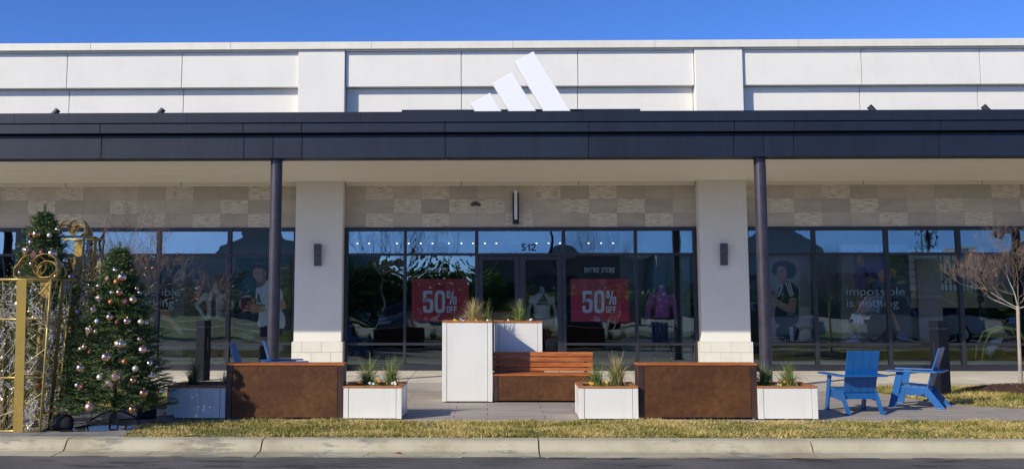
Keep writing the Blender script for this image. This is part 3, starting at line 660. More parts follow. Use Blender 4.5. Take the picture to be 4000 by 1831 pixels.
def flower(label, x, y, z, blooms, n=60):
    t = thing('flowering_plant', label, 'flower', (x,y,z), 0, 'bedding flowers in the planters')
    u = rng.normal(0,1,(n,3)); u[:,2] = np.abs(u[:,2]); c = u/np.linalg.norm(u,axis=1)[:,None]*rng.uniform(.02,.075,n)[:,None]; c[:,2] *= .8
    d1 = rng.normal(0,1,(n,3)); d1 /= np.linalg.norm(d1,axis=1)[:,None]; d2 = np.cross(d1, rng.normal(0,1,(n,3))); d2 /= np.linalg.norm(d2,axis=1)[:,None]
    s = rng.uniform(.009,.018,n)[:,None]; V = np.stack([c-d1*s*1.3, c+d2*s*.6, c+d1*s*1.3, c-d2*s*.6],1); quads('leaves', V, 4, 'leafy', t)
    for bx, by, bz, k in blooms:
        mb = MB()
        for j in range(5):
            a = 2*PI*j/5+.3; M_ = Matrix.Translation((bx+.008*math.cos(a), by-.008, bz+.008*math.sin(a))) @ Matrix.Rotation(-a,4,'Y')
            mb.lathe([(.0001,0),(.0085,.001),(.0001,.002)], (0,0,0), 8)
            mb.v[-24:] = [tuple(M_ @ (Matrix.Rotation(PI/2,4,'X') @ Vector(v_))) for v_ in mb.v[-24:]]
        mb.build('bloom', 'bloom_'+k, t)
flower('white pansies between the two tufts of the planter beside the left cabinet', -1.52, -8.70, .40, [(-.02,-.05,.06,'white'),(.03,-.05,.05,'white'),(.0,-.03,.045,'white')])
flower('orange pansy behind the white ones in the planter beside the left cabinet', -1.43, -8.62, .40, [(0,-.05,.085,'orange'),(-.025,-.03,.10,'orange')])
flower('white pansies at the foot of the upright tuft right of the left cabinet', -1.22, -8.73, .40, [(-.02,-.05,.06,'white'),(.02,-.05,.05,'white'),(.01,-.04,.07,'white')])
flower('yellow pansy at the left corner of the front tall planter', -.50, -6.58, 1.18, [(0,-.05,.05,'yellow'),(.02,-.045,.04,'yellow')], 30)
flower('violet and white pansies beside the yellow one in the front tall planter', -.40, -6.56, 1.18, [(0,-.05,.055,'violet'),(.03,-.04,.035,'white')], 30)
flower('orange pansy in front of the straw grass in the front tall planter', -.17, -6.58, 1.18, [(0,-.05,.045,'orange'),(.025,-.05,.03,'orange')], 30)
flower('white pansy at the right corner of the front tall planter', .0, -6.57, 1.18, [(0,-.05,.045,'white')], 20)
flower('white pansy at the right of the rear tall planter', .68, -5.80, 1.16, [(0,-.05,.05,'white'),(.02,-.04,.06,'white')], 30)
flower('small white pansy at the left of the rear tall planter', .33, -5.80, 1.16, [(0,-.05,.05,'white')], 30)
flower('orange pansy at the left front of the planter in front of the bench', 1.35, -8.72, .40, [(0,-.06,.05,'orange'),(.02,-.06,.06,'orange'),(-.015,-.06,.065,'yellow')], 80)
flower('leafy yellow pansy in the middle of the planter in front of the bench', 1.53, -8.68, .40, [(.02,-.06,.07,'yellow')], 110)
flower('leafy pansy without open blooms beside the tall tuft in front of the bench', 1.62, -8.70, .40, [], 90)
flower('violet pansy between the tufts of the planter nearest the blue chairs', 3.76, -8.72, .40, [(0,-.06,.05,'violet'),(.03,-.05,.04,'yellow')], 80)
flower('orange pansy in the middle of the planter nearest the blue chairs', 3.86, -8.66, .40, [(0,-.05,.08,'orange')], 80)

# ------------------------------------------------------------------ blue slatted chairs
def make_chair(label):
    t = thing('lounge_chair', label, 'chair', group='blue slatted lounge chairs')
    sp = [(.25,.30),(.25,.185),(-.14,.165),(-.265,0),(-.385,0),(-.17,.285)]
    for s in (-1,1):
        mb = MB(); mb.prism(sp, 'x', s*.235-.011, s*.235+.011); mb.box(s*.235-(.04 if s<0 else .02), s*.235+(.02 if s<0 else .04), -.385, -.265, 0.0, .014); mb.build('side_frame', 'blue', t, bevel=.004)
        mb = MB(); mb.prism([(.37,0),(.27,0),(.145,.498),(.245,.498)], 'x', s*.262-.012, s*.262+.012); mb.box(s*.262-.03, s*.262+.03, .27, .37, 0, .014); mb.build('front_leg', 'blue', t, bevel=.004)
    for k in range(4):
        mb = MB(); y0 = .165-k*.105
        M_ = Matrix.Translation((0, y0+.05-.0, .312-.008*k)) @ Matrix.Rotation(R(4),4,'X'); mb.obox(M_, .45, .099, .02); mb.build('seat_slat', 'blue', t, bevel=.003)
    for k in range(4):
        mb = MB(); x = -.171+k*.114; lean = math.atan2(.18,.565)
        M_ = Matrix.Translation((x, -.24, .5625)) @ Matrix.Rotation(lean,4,'X'); mb.obox(M_, .108, .02, .593); mb.build('back_slat', 'blue', t, bevel=.004)
    mb = MB()
    ring = [(-.365,.37),(-.25,.37),(-.235,-.215),(.235,-.215),(.25,.37),(.365,.37),(.34,-.30),(.29,-.36),(-.29,-.36),(-.34,-.30)]
    mb.prism(ring, 'z', .500, .522); mb.build('armrest', 'blue', t, bevel=.006)
    for ya, za in ((-.16,.19),(.20,.20)): mb = MB(); mb.box(-.224,.224,ya,ya+.02,za,za+.08); mb.build('cross_rail', 'blue', t)
    return t
c1 = make_chair('blue slatted chair seen from behind, nearest the white planter'); c1.location = (5.06,-7.86,0); c1.rotation_euler = (0,0,R(5))
dup(c1, (6.26,-7.09,0), R(57), 'blue slatted chair seen from the side, right hand one beside the dark bollard')
dup(c1, (-3.42,-4.98,0), R(-72), 'blue slatted chair facing right behind the left brown cabinet, nearer the column')
dup(c1, (-3.72,-5.92,0), R(-88), 'blue slatted chair facing right behind the left brown cabinet, the one further left')

# ------------------------------------------------------------------ bollards, post, lamps, sign
MT['bollard'] = mat('matte_charcoal_paint', (0.011,0.013,0.019), 0.75, var=.1, spec=0.12)
def bollard(label, x, y, w, d, h, rot, face):
    t = thing('bollard_light', label, 'bollard', (x,y,0), R(rot), 'dark bollard lights on the pavement')
    mb = MB(); mb.box(-w/2, w/2, -d/2, d/2, 0, h-.125); mb.build('body', 'bollard', t, bevel=.004)
    mb = MB(); mb.box(-w/2, w/2, -d/2, d/2, h-.120, h); mb.build('cap', 'bollard', t, bevel=.004)
    mb = MB(); mb.box(-w/2+.012, w/2-.012, -d/2+.012, d/2-.012, h-.125, h-.12); mb.build('lens', 'lens', t)
    mb = MB(); s = face; mb.box(s*w/2, s*(w/2+.004), -.02, .02, h*.50, h*.72); mb.build('outlet_cover', 'blackmetal', t)
bollard('tall dark square bollard left of the left column, behind the low white planter', -5.42, -2.66, .20, .20, 1.13, -22, 1)
bollard('tall dark square bollard behind the right hand blue chair', 7.22, -5.62, .20, .20, 1.19, 20, -1)
t = thing('door_push_post', 'slim grey post in front of the shop door behind the tall planters', 'post', (.61,-3.0,0))
mb = MB(); mb.box(-.03,.03,-.03,.03,0,1.54); mb.build('post', 'darkgrey', t, bevel=.004); mb = MB(); mb.lathe([(.05,.001),(.05,.012)], (0,0,0), 16); mb.build('base_plate', 'darkgrey', t)
for label, x in (('dark two step wall lamp on the left pilaster', -3.638), ('dark two step wall lamp on the right pilaster', 5.045)):
    t = thing('wall_lamp', label, 'wall lamp', (x,-.303,2.47), 0, 'wall lamps on the pilasters')
    mb = MB(); mb.box(-.072,.072,-.125,0,.0,.232); mb.build('upper_shade', 'darkgrey', t, bevel=.003)
    mb = MB(); mb.box(-.072,.072,-.085,0,-.232,-.002); mb.build('lower_shade', 'darkgrey', t, bevel=.003)
t = thing('wall_lamp', 'tall black framed wall lamp with white lens over the shop door', 'wall lamp', (.625,0,3.53))
mb = MB(); mb.box(-.068,.068,-.05,-.002,-.355,.29); mb.build('backplate', 'frame', t, bevel=.003)
for s in (-1,1):
    mb = MB(); mb.box(s*.068, s*.042, -.13, -.05, -.355, .29); mb.build('side_fin', 'frame', t, bevel=.003)
mb = MB(); mb.box(-.034,.034,-.12,-.052,-.29,.345); mb.build('lens', 'lens', t, bevel=.004)
mb = MB(); mb.box(-.066,.066,-.135,-.002,-.385,-.357); mb.build('bottom_cap', 'frame', t, bevel=.003)
t = thing('emergency_light', 'small grey twin head emergency light on the tile band left of the tall lamp', 'emergency light', (-.246,-.004,3.585))
mb = MB(); mb.box(-.05,.05,-.05,0,-.03,.05); mb.build('housing', 'darkgrey', t, bevel=.008)
for s in (-1,1):
    mb = MB(); mb.tube([(s*.06,-.05,.01),(s*.075,-.10,-.02)], [.028,.04], 14); mb.build('lamp_head', 'darkgrey', t, smooth=True)
# the logo standing on the canopy edge
t = thing('logo_sign', 'white three bar slanted logo sign standing on the canopy edge', 'sign', (0,-4.36,0))
MT['signwhite'] = mat('white_sign_metal', (0.82,0.82,0.84), 0.4, var=0.01)
for pts in ([(-.287,4.965),(.059,5.171),(.264,4.835),(-.207,4.835)],[(.103,5.337),(.45,5.539),(.873,4.835),(.396,4.835)],[(.497,5.722),(.835,5.916),(1.484,4.835),(1.008,4.835)]):
    mb = MB(); mb.prism(pts, 'y', -.06, .06); mb.build('bar', 'signwhite', t, bevel=.006)
dn = thing('door_number', 'black number 512 on the glass over the shop door', 'sign', (0,0,0))
def digit(polys): mb = MB(); [mb.add([(x, .020, z) for x, z in p], [(0,1,2,3)]) for p in polys]; mb.build('numeral', 'inkb', dn, recalc=False)
MT['inkb'] = flat('black_numeral', (.010,.010,.012), .6)
def arcq(cx, cz, rx, rz_, t, a0, a1, n=16):
    out = []
    for k in range(n):
        a, b = R(a0+(a1-a0)*k/n), R(a0+(a1-a0)*(k+1)/n)
        out.append([(cx+rx*math.cos(a),cz+rz_*math.sin(a)),(cx+rx*math.cos(b),cz+rz_*math.sin(b)),(cx+(rx-t)*math.cos(b),cz+(rz_-t)*math.sin(b)),(cx+(rx-t)*math.cos(a),cz+(rz_-t)*math.sin(a))])
    return out
Z0, Z1 = 2.566, 2.722
digit([[(.757,Z1),(.838,Z1),(.838,Z1-.028),(.757,Z1-.028)],[(.757,Z1-.028),(.785,Z1-.028),(.785,Z0+.085),(.757,Z0+.072)]]+arcq(.793,Z0+.050,.050,.050,.028,-160,135,18))
digit([[(.905,Z1),(.935,Z1),(.935,Z0),(.905,Z0)],[(.868,Z1-.045),(.905,Z1-.018),(.905,Z1-.05),(.868,Z1-.072)]])
digit(arcq(1.005,Z1-.050,.052,.050,.028,-20,175,14)+[[(1.054,Z1-.067),(1.029,Z1-.060),(.955,Z0+.028),(.990,Z0+.028)],[(.953,Z0+.028),(1.058,Z0+.028),(1.058,Z0),(.953,Z0)]])
# reflected in the panes: floor level box beside the planter
mb = MB(); mb.box(-.10,.10,-.07,.07,0,.10); o = mb.build('utility_box', 'darkgrey', bevel=.02, loc=(-4.05,-9.25,0.0), rot=(0,0,R(12))); tag(o, 'small grey utility box on the grass edge by the left planter', 'box')
ORN = [
 (0,'silver',-4.584,-9.745,1.907,0.03), (0,'glitterrose',-4.659,-9.789,1.8,0.0283), (0,'rose',-4.491,-9.756,1.816,0.0582), (0,'copperm',-4.541,-9.797,1.759,0.0376),
 (0,'maroon',-4.403,-9.626,1.901,0.0239), (0,'rose',-4.761,-9.796,1.709,0.0314), (0,'silver',-4.576,-9.852,1.631,0.0281), (0,'copper',-4.49,-9.83,1.631,0.0453),
 (0,'finial',-4.725,-9.865,1.557,0.0467), (0,'copperm',-4.567,-9.89,1.516,0.0326), (0,'glitter',-4.412,-9.832,1.519,0.0328), (0,'facet',-4.342,-9.765,1.541,0.0502),
 (0,'copper',-4.33,-9.675,1.679,0.0285), (0,'silver',-4.305,-9.662,1.631,0.0253), (0,'rose',-4.776,-9.891,1.424,0.0466), (0,'bluem',-4.702,-9.955,1.284,0.0339),
 (0,'rose',-4.556,-9.944,1.336,0.0448), (0,'maroon',-4.462,-9.939,1.271,0.0324), (0,'rose',-4.366,-9.886,1.285,0.0465), (0,'champ',-4.236,-9.764,1.273,0.0376),
 (0,'silver',-4.194,-9.697,1.262,0.0315), (0,'finial',-4.795,-9.961,1.177,0.0524), (0,'rose',-4.699,-9.991,1.166,0.0292), (0,'mauve',-5.048,-9.668,1.396,0.0316),
 (0,'flute',-4.398,-9.987,1.02,0.0767), (0,'rose',-4.536,-10.067,0.867,0.0609), (0,'facet',-4.222,-9.838,1.069,0.0295), (0,'facet',-4.18,-9.839,0.94,0.0558),
 (0,'copper',-4.135,-9.777,0.93,0.0265), (0,'rose',-4.823,-10.005,0.984,0.0368), (0,'champ',-4.879,-9.986,0.962,0.0246), (0,'maroon',-4.739,-10.047,0.923,0.029),
 (0,'rose',-4.835,-10.065,0.74,0.0548), (0,'copperm',-4.332,-10.013,0.81,0.0351), (0,'silver',-4.102,-9.796,0.778,0.0388), (0,'silver',-4.046,-9.701,0.732,0.0203),
 (0,'champ',-4.216,-9.957,0.724,0.0399), (0,'champ',-4.578,-10.128,0.637,0.0393), (0,'rose',-4.553,-10.116,0.678,0.0182), (0,'facet',-4.405,-10.092,0.638,0.0637),
 (0,'copper',-4.226,-10.005,0.592,0.0427), (0,'flute',-4.065,-9.805,0.628,0.0558), (0,'glitter',-4.431,-10.126,0.536,0.0287), (0,'copper',-4.113,-9.949,0.434,0.0581),
 (0,'silver',-3.977,-9.711,0.431,0.0343), (0,'maroon',-3.97,-9.745,0.354,0.0342), (0,'facet',-4.656,-10.205,0.301,0.0599), (0,'copper',-4.198,-10.077,0.261,0.0469),
 (0,'maroon',-4.779,-10.137,0.522,0.0347), (0,'silver',-4.848,-10.112,0.541,0.0333), (1,'rose',-5.201,-9.427,0.174,0.0638), (1,'facet',-5.237,-9.383,0.462,0.0609),
 (1,'flute',-5.291,-9.436,0.495,0.0607), (1,'copperm',-5.247,-9.324,0.661,0.0403), (1,'copper',-5.833,-9.178,2.382,0.0547), (1,'maroon',-5.91,-9.176,2.373,0.0315),
 (1,'champ',-5.684,-9.125,2.369,0.0333), (1,'silver',-5.888,-9.216,2.281,0.0281), (1,'silver',-5.638,-9.004,2.453,0.0302), (1,'finial',-5.921,-9.254,2.161,0.0592),
 (1,'glitter',-5.8,-9.276,2.107,0.0509), (1,'maroon',-5.716,-9.243,2.138,0.0444), (1,'rose',-5.613,-9.18,2.13,0.0661), (1,'silver',-5.496,-9.06,2.045,0.0383),
 (1,'finial',-5.518,-9.146,1.98,0.0496), (1,'mauve',-5.42,-9.028,1.84,0.0383), (1,'facet',-5.938,-9.309,1.985,0.0294), (1,'rose',-5.817,-9.314,1.998,0.0327),
 (1,'flute',-5.534,-9.228,1.846,0.0328), (1,'silver',-5.95,-9.337,1.887,0.0293), (1,'champ',-5.949,-9.391,1.701,0.0324), (1,'silver',-5.748,-9.404,1.653,0.0356),
 (1,'rose',-5.595,-9.377,1.546,0.0324), (1,'facet',-5.903,-9.456,1.489,0.0483), (1,'flute',-5.734,-9.468,1.397,0.0418), (1,'champ',-5.611,-9.424,1.402,0.0322),
 (1,'champ',-5.993,-9.595,0.832,0.0317), (1,'flute',-5.944,-9.684,0.444,0.0376), (1,'facet',-5.914,-9.71,0.333,0.0313), (1,'rose',-5.845,-9.706,0.363,0.0344),
 (1,'copper',-5.532,-9.607,0.509,0.0379), (1,'silver',-5.624,-9.576,0.819,0.0412),
]

# ------------------------------------------------------------------ decorated christmas trees
def fir(label, x, y, H, z0, Rb, n, seed):
    t = thing('christmas_tree', label, 'christmas tree', (x,y,0), 0, 'artificial christmas trees')
    g = np.random.default_rng(seed)
    mb = MB(); mb.tube([(0,0,.06),(0,0,H*.55),(0,0,H-.06)], [.030,.022,.008], 8); mb.build('trunk', 'blackmetal', t)
    mb = MB()
    for k in range(4):
        a = k*PI/2+.5; c, s = math.cos(a), math.sin(a)
        mb.tube([(0,0,.20),(c*.12,s*.12,.16),(c*.24,s*.24,.10),(c*.29,s*.29,.07),(c*.31,s*.31,.0)], .012, 8)
    mb.lathe([(.035,.05),(.035,.26)], (0,0,0), 14); mb.build('stand', 'blackmetal', t)
    V = []; hz = H-z0
    # sprays: each a bent twig with side twigs, needles set all round
    u = g.uniform(0,1,n)**1.25; zc = z0+u*hz*.965; a = g.uniform(0,2*PI,n)
    Rz = Rb*np.maximum(0.0,(H-zc)/hz)**.6*(1+.13*np.sin(a*4+zc*11)+.12*np.sin(zc*27+a*3)-.03); Rz = Rz*g.uniform(.86,1.10,n); rr = Rz*np.sqrt(g.uniform(.30,1.05,n))
    # outer positions are tips
    for i in range(n):
        L = .13+.09*g.random(); L = min(L, .08+Rz[i]*.6)
        d = np.array([math.cos(a[i]), math.sin(a[i]), .10+.55*u[i]**2+g.normal(0,.22)]); d += np.array([g.normal(0,.22),g.normal(0,.22),0]); d /= np.linalg.norm(d)
        tip = np.array([math.cos(a[i])*rr[i], math.sin(a[i])*rr[i], zc[i]]); b0 = tip-d*L
        sd = np.cross(d,(0,0,1.)); sd /= np.linalg.norm(sd)+1e-9
        twigs = [(b0, d, L)]
        for s_, f in ((-1,.25),(1,.35),(-1,.55),(1,.65)):
            dd = d*.75+sd*s_*.62+np.array([0,0,.08]); dd /= np.linalg.norm(dd); twigs.append((b0+d*L*f, dd, L*.48*(1.2-f)))
        for p, dr, l in twigs:
            m = max(5, int(l*150)); tt = np.linspace(.05,1,m); c = p+np.outer(tt*l, dr)
            e1 = np.cross(dr,(0,0,1.)); e1 /= np.linalg.norm(e1)+1e-9; e2 = np.cross(dr,e1)
            ph = g.uniform(0,2*PI,m); out = dr*.75+np.outer(np.cos(ph),e1)*.75+np.outer(np.sin(ph),e2)*.6
            nl = g.uniform(.018,.030,m)[:,None]; q = np.cross(out, g.normal(0,1,(m,3))); q /= np.linalg.norm(q,axis=1)[:,None]; w = .0026
            V.append(np.stack([c-q*w, c+q*w, c+out*nl+q*w*.5, c+out*nl-q*w*.5],1))
    # leader
    V = np.concatenate(V); m = 260; tt = g.uniform(0,1,m); c = np.stack([g.normal(0,.006,m), g.normal(0,.006,m), H-.22+tt*.22],1)
    out = g.normal(0,1,(m,3))*[.7,.7,.2]+[0,0,.8]; out /= np.linalg.norm(out,axis=1)[:,None]; q = np.cross(out,g.normal(0,1,(m,3))); q /= np.linalg.norm(q,axis=1)[:,None]
    V = np.concatenate([V, np.stack([c-q*.002,c+q*.002,c+out*.028+q*.001,c+out*.028-q*.001],1)])
    quads('crown', V, 4, 'needle', t)
    mb = MB()
    for k in range(230):
        uu = g.random(); zz = z0+uu*hz*.95; aa = g.uniform(0,2*PI); r_ = Rb*((H-zz)/hz)**.6*g.uniform(.75,1.03)
        mb.ball((r_*math.cos(aa), r_*math.sin(aa), zz), .0045, 3)
    tag(mb.build('light_string', 'bulb', t), kind='stuff')
    return t
fir('full green christmas tree with copper and silver baubles beside the low white planter', -4.62, -9.50, 2.27, .24, .73, 3100, 3)
fir('taller christmas tree rising behind the near gold gift box', -5.85, -8.92, 2.78, .30, .80, 2900, 5)

def shiny(name, c, rough, metal=1.0, var=.05, bump=0, bs=200): return mat(name, c, rough, metal, var=var, scale=20, bump=bump, bscale=bs)
MT['b_rose'] = shiny('rose_gold_mirror', (.82,.52,.38), .16); MT['b_copper'] = shiny('copper_mirror', (.74,.38,.19), .16); MT['b_silver'] = shiny('silver_mirror', (.74,.66,.60), .14)
MT['b_copperm'] = shiny('matte_copper', (.42,.17,.07), .45, .7); MT['b_maroon'] = shiny('matte_maroon', (.13,.045,.040), .45, .5); MT['b_mauve'] = shiny('matte_mauve', (.32,.24,.30), .4, .7)
MT['b_champ'] = shiny('matte_champagne', (.66,.60,.46), .38, .7); MT['b_bluem'] = shiny('matte_silver_blue', (.42,.48,.55), .38, .7)
MT['b_glitter'] = shiny('maroon_glitter', (.26,.10,.12), .5, .6, .5, .9, 400); MT['b_glitterrose'] = shiny('rose_glitter', (.60,.32,.32), .5, .6, .4, .9, 400)
MT['b_facet'] = shiny('faceted_rose', (.72,.46,.36), .28, .9); MT['b_flute'] = shiny('fluted_champagne', (.70,.56,.42), .25, .9)
def bauble_mesh(kind):
    mb = MB(); smooth = True; n = 28
    if kind == 'flute':
        prof = [(math.sin(PI*i/12)+1e-4, -.72*math.cos(PI*i/12)) for i in range(13)]; nn = 48; vs = []
        for r_, z in prof:
            for j in range(nn):
                k = 1-.14*(j%4 in (0,)); vs.append((r_*k*math.cos(2*PI*j/nn), r_*k*math.sin(2*PI*j/nn), z))
        fs = [(i*nn+j, i*nn+(j+1)%nn, (i+1)*nn+(j+1)%nn, (i+1)*nn+j) for i in range(12) for j in range(nn)]; mb.add(vs, fs); cap = .72
    elif kind == 'finial':
        prof = [(.02,-1.5),(.06,-1.3),(.28,-.85),(.66,-.35),(.92,.1),(.95,.4),(.7,.72),(.25,.9),(.05,.95)]; nn = 40; vs = []
        for r_, z in prof:
            for j in range(nn):
                k = 1-.13*(j%4 in (0,)); vs.append((r_*k*math.cos(2*PI*j/nn), r_*k*math.sin(2*PI*j/nn), z))
        fs = [(i*nn+j, i*nn+(j+1)%nn, (i+1)*nn+(j+1)%nn, (i+1)*nn+j) for i in range(len(prof)-1) for j in range(nn)]; mb.add(vs, fs); cap = .95
    elif kind == 'facet':
        smooth = False; nn = 14; rows = [(.12,-.97),(.55,-.80),(.85,-.45),(.98,0),(.85,.45),(.55,.80),(.12,.97)]; vs = []
        for i, (r_, z) in enumerate(rows):
            for j in range(nn): a = 2*PI*(j+.5*(i%2))/nn; vs.append((r_*math.cos(a), r_*math.sin(a), z))
        fs = []
        for i in range(len(rows)-1):
            for j in range(nn):
                a0, a1, b0, b1 = i*nn+j, i*nn+(j+1)%nn, (i+1)*nn+j, (i+1)*nn+(j+1)%nn
                fs += [(a0,a1,b0),(a1,b1,b0)] if i%2==0 else [(a0,a1,b1),(a0,b1,b0)]
        mb.add(vs, fs); cap = .97
    else: mb.ball((0,0,0), 1, 14); cap = 1
    k = len(mb.f); mb.lathe([(.20,cap-.06),(.20,cap+.14),(.12,cap+.18)], (0,0,0), 10, 1)
    o = mb.build('bauble_'+kind, ['b_rose','gold_satin'], smooth=False)
    me = o.data; me.polygons.foreach_set('use_smooth', [smooth and i < k for i in range(len(me.polygons))]); bpy.data.objects.remove(o); return me
BM = {k: bauble_mesh(k) for k in ('flute','finial','facet','ball')}
DESC = dict(rose='shiny rose gold ball', silver='shiny silver ball', copper='shiny copper ball', copperm='matte copper ball', maroon='dark maroon ball', mauve='matte mauve ball', champ='pale champagne ball', bluem='matte silver blue ball', glitter='maroon glitter ball', glitterrose='rose glitter ball', facet='faceted rose gold ball', flute='fluted champagne ball', finial='fluted teardrop bauble')
SHAPE = dict(facet='facet', flute='flute', finial='finial'); MATK = dict(finial='flute')
cache = {}
bytree = {}
for o_ in ORN: bytree.setdefault((o_[0], o_[1]), []).append(o_)
ORDW = ['topmost','second','third','fourth','fifth','sixth','seventh','eighth','ninth','tenth','eleventh','twelfth']
for (tr, kd), L_ in bytree.items():
    L_.sort(key=lambda q: -q[4])
    for i, (_, _, bx, by, bz, br) in enumerate(L_):
        key = (SHAPE.get(kd,'ball'), MATK.get(kd,kd))
        if key not in cache:
            me = BM[key[0]].copy(); me.materials[0] = MT['b_'+key[1]]; cache[key] = me
        o = bpy.data.objects.new('bauble', cache[key]); col.objects.link(o); o.location = (bx,by,bz); o.scale = (br,br,br)
        o.rotation_euler = (random.uniform(-.25,.25), random.uniform(-.25,.25), random.uniform(0,6))
        tree = 'the tree beside the low white planter' if tr == 0 else 'the tree behind the gold gift box'
        w_ = ('only ' if len(L_)==1 else ORDW[i]+' ')
        tag(o, (w_+DESC[kd]+' on '+tree) if len(L_)==1 else (w_+DESC[kd]+(' from the top' if i else '')+' on '+tree), 'bauble', 'baubles hung on the christmas trees')

# ------------------------------------------------------------------ wire gift boxes
def gift(label, cx, cy, wb, wt, H, seed, bow, rot=0.0):
    g = random.Random(seed); t = thing('gift_box', label, 'gift box decoration', (cx,cy,0), rot, 'gold wire gift boxes')
    def P(i, j, z):  # i,j in -1..1 across the box at height z
        h = (wb+(wt-wb)*z/H)/2; return Vector((i*h, j*h, z))
    mb = MB(); rt = .0135
    cs = [(-1,-1),(1,-1),(1,1),(-1,1)]
    for a in cs: mb.tube([P(*a,0.01),P(*a,H)], rt, 10)
    for z in (0.014, H*.355, H*.738, H):
        for a, b in zip(cs, cs[1:]+cs[:1]): mb.tube([P(*a,z),P(*b,z)], rt if z in (0.014,H) else rt*.8, 10)
    mb.build('frame', 'gold_satin', t, smooth=True)
    wm = MB(); lm = MB(); bm_ = MB()
    faces = [lambda u,z: P(u,-1,z), lambda u,z: P(1,u,z), lambda u,z: P(-u,1,z), lambda u,z: P(-1,-u,z)]
    for F in faces:
        for k in range(int(30*H)):
            z0_ = g.uniform(.02,H-.05); u0 = g.uniform(-1,1); ang = g.uniform(0,2*PI); L = g.uniform(.35,.8)
            z1_ = min(H-.01,max(.02,z0_+math.sin(ang)*L)); u1 = max(-1,min(1,u0+math.cos(ang)*L*2.6/(wb+wt)*1.2)); bend = g.uniform(-.12,.12)
            pts = [F(u0+(u1-u0)*q+math.sin(q*PI)*bend, z0_+(z1_-z0_)*q+math.sin(q*PI)*bend*.5) for q in (0,.33,.66,1)]
            wm.tube(pts, .0028, 5, cap=False)
            if k % 2: continue
            # light cord with small bulbs, woven just inside the wires
            n = 7; u0 = g.uniform(-.95,.95); z0_ = g.uniform(.05,H-.05); pts = []
            for q in range(n):
                pts.append(F(u0, z0_)*1.0); u0 = max(-1,min(1,u0+g.uniform(-.45,.45))); z0_ = max(.02,min(H-.02,z0_+g.uniform(-.13,.13)))
            pts = [Vector((p.x*.985,p.y*.985,p.z)) for p in pts]; lm.tube(pts, .0042, 5, cap=False)
            for p, q in zip(pts[:-1], pts[1:]):
                for f in (.3,.75):
                    c = p.lerp(q,f); d = Vector((g.uniform(-1,1),g.uniform(-1,1),g.uniform(-1,1))).normalized()
                    bm_.tube([c, c+d*.022, c+d*.036], [.0052,.0052,.001], 5)
    wm.build('wire_mesh', 'wire', t); lm.build('light_cord', 'silver_wire', t); bm_.build('bulbs', 'bulb', t); t.children[-1]['kind'] = 'stuff'
    rw = .056
    for F in faces:
        c0, c1_ = F(0,.0), F(0,H+.004); n = (F(0,0)-Vector((0,0,0))); n.z = 0; n.normalize(); sdv = Vector((-n.y,n.x,0)); off = n*.018
        mb = MB(); vs = []
        for c in (c0, c1_): vs += [c+off-sdv*rw, c+off+sdv*rw, c+off+sdv*rw-n*.004, c+off-sdv*rw-n*.004]
        mb.add(vs, [(0,1,5,4),(1,2,6,5),(2,3,7,6),(3,0,4,7),(0,3,2,1),(4,5,6,7)]); mb.build('ribbon', 'gold', t)
    # ribbons over the top and the bow
    mb = MB(); mb.box(-wt/2-.02, wt/2+.02, -rw, rw, H+.014, H+.018); mb.build('top_ribbon', 'gold', t)
    bw = bpy.data.objects.new('bow', None); col.objects.link(bw); bw.parent = t; bw.location = (bow[2],bow[3],H+.02)
    for az, phi0, size in [(-99,22,1.05),(-70,30,1.0),(-84,62,1.05),(99,22,1.05),(72,28,1.0),(80,60,1.1)]:
        a = R(az); d = Vector((math.sin(a),-math.cos(a),0)); s = Vector((-d.y,d.x,0)); hw = bow[1]; pts = []; Lr = bow[0]*size*.5; cph = R(phi0)
        for k in range(19):
            q = cph+PI+2*PI*k/18; pts.append(d*(Lr*math.cos(cph)+Lr*math.cos(q))+Vector((0,0,max(0.0,Lr*math.sin(cph)+Lr*.85*math.sin(q))+.006)))
        mb = MB(); vs = []
        for k, p in enumerate(pts):
            wv = hw*(.55+.45*math.sin(PI*k/18)); vs += [p-s*wv, p+s*wv]
        mb.add(vs, [(2*k,2*k+1,2*k+3,2*k+2) for k in range(18)])
        lo = mb.build('loop', 'gold_satin', bw, smooth=True, recalc=False); sm = lo.modifiers.new('th','SOLIDIFY'); sm.thickness = .004
    return t
gift('gold wire gift box at the far left, nearest the kerb, with a looped bow', -5.525, -9.88, .50, .675, 1.785, 21, (.31,.045,.06,0.0), R(2))
gift('taller gold wire gift box standing behind the taller christmas tree', -5.80, -8.25, .44, .74, 2.385, 22, (.25,.050,.05,0.05), R(1))
def sandbag(label, x, y, rot, s=1.0):
    mb = MB(); g = random.Random(int(x*100))
    n, m = 12, 16; vs = []
    for i in range(n+1):
        th = PI*i/n
        for j in range(m):
            ph = 2*PI*j/m; cx, cy, cz = math.sin(th)*math.cos(ph), math.sin(th)*math.sin(ph), -math.cos(th)
            f = lambda v: math.copysign(abs(v)**.6, v)
            k = 1+g.uniform(-.05,.05); vs.append((f(cx)*.13*k*s, f(cy)*.09*k*s, (f(cz)*.085*k+.085*(1-.25*abs(cx)))*s))
    mb.add(vs, [(i*m+j, i*m+(j+1)%m, (i+1)*m+(j+1)%m, (i+1)*m+j) for i in range(n) for j in range(m)])
    mb.tube([(-.05*s,0,.15*s),(-.02*s,0,.20*s),(.05*s,0,.19*s),(.06*s,0,.13*s)], .010, 6)
    o = mb.build('sandbag', 'black', smooth=True, loc=(x,y,.002), rot=(0,0,rot)); tag(o, label, 'sandbag', 'black sandbags holding the decorations down')
sandbag('black sandbag at the right foot of the near gold gift box', -5.10, -9.90, .3, 1.05)
sandbag('black sandbag at the left foot of the near gold gift box', -5.93, -9.75, 1.2)
sandbag('black sandbag on the pavement behind the stand of the fuller christmas tree', -4.46, -8.75, .2, .95)
